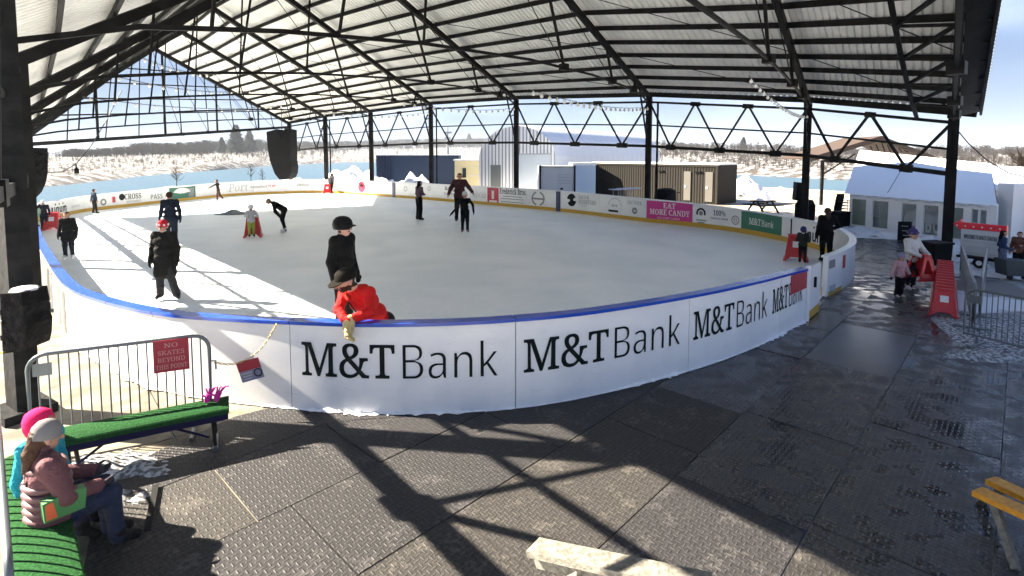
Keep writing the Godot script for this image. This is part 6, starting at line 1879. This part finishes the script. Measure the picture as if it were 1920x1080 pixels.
	stand("adult in brown and red jacket skating close behind a child", 862, 416, 326, 0.2, {"coat": col(0.06, 0.025, 0.028), "legs": blk, "hair": col(0.03, 0.018, 0.012), "skates": true, "bulk": 1.3, "lean": 0.12, "fine": 0.85, "j": {"elL": Vector3(0.19, 0.7, 0.0), "wrL": Vector3(0.26, 0.6, 0.04), "elR": Vector3(-0.18, 0.68, 0.0), "wrR": Vector3(-0.23, 0.56, 0.06)}})
	stand("child in black snowsuit and pale hat skating with arms spread", 872, 437, 361, 0.1, {"coat": blk, "legs": blk, "hat": "beanie", "hat_col": col(0.45, 0.48, 0.47), "skates": true, "head": 1.12, "fine": 0.85, "glove": blk, "shoe": col(0.2, 0.1, 0.1), "j": {"elL": Vector3(0.2, 0.68, 0.0), "wrL": Vector3(0.22, 0.5, 0.0), "elR": Vector3(-0.2, 0.62, 0.0), "wrR": Vector3(-0.34, 0.46, 0.02)}})
	# behind the near boards
	var g := at(646, 600, 9.2); g.y = 0.012
	person({"label": "skater in black jacket and black helmet standing behind the red jacket", "pos": g, "turn": 1.25, "h": (up_to(g, 408)) / 1.045, "coat": blk, "legs": blk, "hat": "helmet", "hat_col": col(0.005, 0.005, 0.006), "hair": col(0.04, 0.02, 0.015), "skates": true, "bulk": 1.22, "fine": 0.6, "shades": true, "glove": blk, "skin": col(0.55, 0.33, 0.26), "head": 1.12, "hem": 0.46})
	leaning_man()
	# rink entrance and walkway
	stand("adult in black jacket standing at the rink entrance", 1548, 493, 393, 2.9, {"coat": blk, "legs": blk, "hair": col(0.04, 0.03, 0.03), "skates": true, "bulk": 1.22, "fine": 0.8, "glove": blk, "head": 1.05, "long_hair": true, "j": {"elR": Vector3(-0.21, 0.66, 0.05), "wrR": Vector3(-0.12, 0.58, 0.14)}})
	stand("small child in dark suit with blue hat at the entrance skating aid", 1504, 496, 428, 2.6, {"coat": col(0.02, 0.024, 0.02), "legs": col(0.02, 0.015, 0.014), "hat": "beanie", "hat_col": col(0.02, 0.03, 0.12), "scarf": white, "skates": true, "bulk": 1.3, "head": 1.35, "crown": 1.02, "lean": 0.1, "fine": 0.85, "j": {"wrL": Vector3(0.16, 0.66, 0.2), "wrR": Vector3(-0.16, 0.66, 0.2)}})
	stand("child in pale pink jacket and black trousers walking on the plates", 1685, 556, 473, 0.2, {"coat": col(0.45, 0.27, 0.28), "legs": blk, "hat": "beanie", "hat_col": col(0.22, 0.2, 0.3), "bulk": 1.3, "head": 1.25, "crown": 1.02, "fine": 0.8, "wide": true, "shoe": col(0.45, 0.42, 0.4), "glove": blk, "j": {"elR": Vector3(-0.2, 0.64, 0.0), "wrR": Vector3(-0.26, 0.5, 0.03), "elL": Vector3(0.17, 0.64, 0.02), "wrL": Vector3(0.16, 0.55, 0.1)}})
	stand("walker in white jacket and purple hat carrying a red skating aid", 1706, 541, 426, 0.25, {"coat": col(0.55, 0.53, 0.5), "legs": char_, "hat": "bobble", "hat_col": col(0.05, 0.04, 0.13), "trim": col(0.1, 0.09, 0.2), "bulk": 1.3, "head": 1.2, "crown": 1.02, "fine": 0.8, "shoe": white, "glove": blk, "j": {"elL": Vector3(0.17, 0.66, 0.06), "wrL": Vector3(0.12, 0.6, 0.2), "elR": Vector3(-0.17, 0.66, 0.06), "wrR": Vector3(-0.06, 0.6, 0.2)}})
	stand("person in blue vest and jeans beside the dark cart", 1877, 512, 432, 1.2, {"coat": col(0.03, 0.05, 0.12), "legs": col(0.12, 0.15, 0.22), "hair": blk, "long_hair": true, "j": {"wrL": Vector3(0.1, 0.56, 0.14), "wrR": Vector3(-0.1, 0.56, 0.14)}})
	stand("person in brown jacket behind the dark cart at the right edge", 1908, 510, 434, -1.0, {"coat": col(0.14, 0.06, 0.045), "legs": blk, "hair": blk, "bulk": 1.15, "j": {"elL": Vector3(0.17, 0.68, 0.08), "wrL": Vector3(0.1, 0.68, 0.2)}})
	# seated at the lower left
	var s := gp(92, 962, 0.46); s.y = 0.0
	var w := person({"label": "seated woman in quilted mauve jacket and grey knit hat", "pos": s, "turn": 2.5, "h": 1.5, "sit": true, "coat": col(0.13, 0.062, 0.068), "legs": col(0.02, 0.03, 0.06), "hat": "beanie", "hat_col": col(0.2, 0.195, 0.19), "hair": col(0.08, 0.045, 0.028), "bulk": 1.25, "fine": 0.5, "head": 0.95, "hem": 0.27, "nod": 0.2, "glove": col(0.05, 0.04, 0.05), "scarf": col(0.13, 0.062, 0.068), "long_hair": true, "j": {"elL": Vector3(0.15, 0.43, 0.06), "wrL": Vector3(0.09, 0.4, 0.2), "elR": Vector3(-0.15, 0.43, 0.04), "wrR": Vector3(-0.08, 0.39, 0.18)}})
	quilting(w)
	var bag := thing("shopping_bag", "green and orange printed bag on the seated woman's lap", "bag", s + Vector3(0.2, 0.53, 0.1), 0.9)
	var mb := MB.new(); mb.prism(PackedVector2Array([Vector2(-0.16, 0), Vector2(0.16, 0), Vector2(0.18, 0.2), Vector2(0.06, 0.23), Vector2(-0.17, 0.2)]), Transform3D(), 0.12); bag.scale = Vector3.ONE * 0.72; put("bag_body", mb, mat(lin(0.035, 0.17, 0.045), 0.6), bag)
	mb = MB.new(); mb.prism(PackedVector2Array([Vector2(-0.15, 0.02), Vector2(-0.06, 0.02), Vector2(-0.09, 0.19), Vector2(-0.15, 0.18)]), Transform3D(Basis(), Vector3(0, 0, 0.062)), 0.004); put("print_patch", mb, mat(lin(0.6, 0.1, 0.03), 0.6), bag)
	mb = MB.new(); mb.tube([Vector3(-0.08, 0.2, 0), Vector3(-0.04, 0.27, 0), Vector3(0.04, 0.27, 0), Vector3(0.08, 0.2, 0)], 0.008, 5); put("handle", mb, mat(lin(0.06, 0.3, 0.08), 0.6), bag)
	s = gp(82, 898, 0.46); s.y = 0.0
	person({"label": "seated child with hot pink hat and turquoise jacket behind the woman", "pos": s, "turn": 1.6, "h": 1.35, "sit": true, "coat": col(0.02, 0.32, 0.42), "legs": col(0.03, 0.03, 0.06), "hat": "hood", "hat_col": col(0.75, 0.02, 0.12), "hair": col(0.3, 0.2, 0.1), "bulk": 1.15, "fine": 0.7, "head": 1.1, "scarf": col(0.55, 0.45, 0.35)})
	# sling strap of the woman
func quilting(w: Node3D):
	var mb := MB.new()
	mb.tube([Vector3(-0.1, 0.87, 0.07), Vector3(-0.02, 0.74, 0.125), Vector3(0.1, 0.56, 0.13), Vector3(0.15, 0.5, 0.03)], 0.012, 6)
	mb.tube([Vector3(-0.1, 0.87, 0.07), Vector3(-0.1, 0.89, 0.0), Vector3(-0.05, 0.78, -0.115), Vector3(0.09, 0.56, -0.125), Vector3(0.15, 0.5, 0.0)], 0.012, 6)
	put("bag_strap", mb, M.cloth, w)
	# quilt rolls across the back, front and upper arms
	for k in 7:
		var y := 0.48 + 0.06 * k
		var rx := 0.165 if k < 5 else 0.14; var rz := 0.125 if k < 5 else 0.1
		mb = MB.new()
		var pts := []
		for j in 20: pts.append(Vector3(cos(TAU * j / 20) * rx, y, sin(TAU * j / 20) * rz - 0.0))
		mb.tube(pts, 0.026, 6, -1.0, true)
		put("quilted_roll", mb, M.quilt, w)
func leaning_man():
	var s := s_of(655, false)
	var c := rim_at(s)
	var h := 1.78
	var d := -rim_out(s) * 0.42
	var o := Vector3(c.x, 0.012, c.z) + d + Vector3(0.1, 0, 0)
	# local axes are world axes here: turn 0, joints given directly (metres / h)
	var cap := rim_high(s)
	var L := func(x: float, y: float, z: float) -> Vector3: return (Vector3(x, y, z) - Vector3(0, 0.055, 0)) / h
	var man := person({"label": "man in bright red jacket and dark cap leaning over the near boards", "pos": o, "turn": 0.0, "h": h, "coat": col(0.5, 0.015, 0.012), "legs": col(0.02, 0.02, 0.025), "hat": "cap", "hat_col": col(0.009, 0.008, 0.006), "hair": col(0.04, 0.02, 0.013), "beard": true, "skates": true, "bulk": 1.05, "fine": 0.5, "glove": col(0.5, 0.4, 0.2), "skin": col(0.5, 0.28, 0.2), "look": -0.75, "nod": 0.25, "hand": 1.45, "head": 1.12, "hand_dirL": Vector3(0.1, -1, 0.25), "hand_dirR": Vector3(0.2, -1, 0.25),
		"j": {"pelvis": L.call(0.12, 0.98, -0.1), "hiL": L.call(0.2, 0.96, -0.12), "hiR": L.call(0.03, 0.96, -0.05), "chest": L.call(-0.02, 1.28, 0.12), "neck": L.call(-0.13, 1.48, 0.2), "head": L.call(-0.21, 1.585, 0.26),
			"shL": L.call(0.07, 1.42, 0.2), "shR": L.call(-0.26, 1.38, 0.14), "elL": L.call(0.13, cap + 0.1, 0.38), "wrL": L.call(-0.08, cap + 0.06, 0.5), "elR": L.call(-0.27, cap + 0.13, 0.34), "wrR": L.call(-0.11, cap + 0.02, 0.55),
			"knL": L.call(0.3, 0.52, -0.04), "knR": L.call(0.12, 0.52, 0.02), "anL": L.call(0.3, 0.135, -0.16), "anR": L.call(0.12, 0.135, -0.1), "toL": L.call(0.27, 0.09, -0.02), "toR": L.call(0.07, 0.09, 0.04)}})
	var hd := MB.new(); hd.use_col = true
	var red := col(0.42, 0.012, 0.01)
	skin(hd, [[Vector3(-0.2, 1.44, 0.13), Vector3(0.0, 1.46, 0.16), 0.06, 0.06, red], [Vector3(-0.1, 1.42, 0.09), Vector3(-0.04, 1.38, 0.06), 0.07, 0.05, red], [Vector3(-0.24, 1.42, 0.2), Vector3(-0.16, 1.36, 0.29), 0.04, 0.03, red]], 0.012, 0.03)
	put("hood", hd, M.person, man)
	var zp := MB.new(); zp.tube([Vector3(-0.2, 1.38, 0.27), Vector3(-0.13, 1.25, 0.27), Vector3(-0.05, 1.1, 0.18)], 0.008, 5)
	put("zipper", zp, M.black, man)
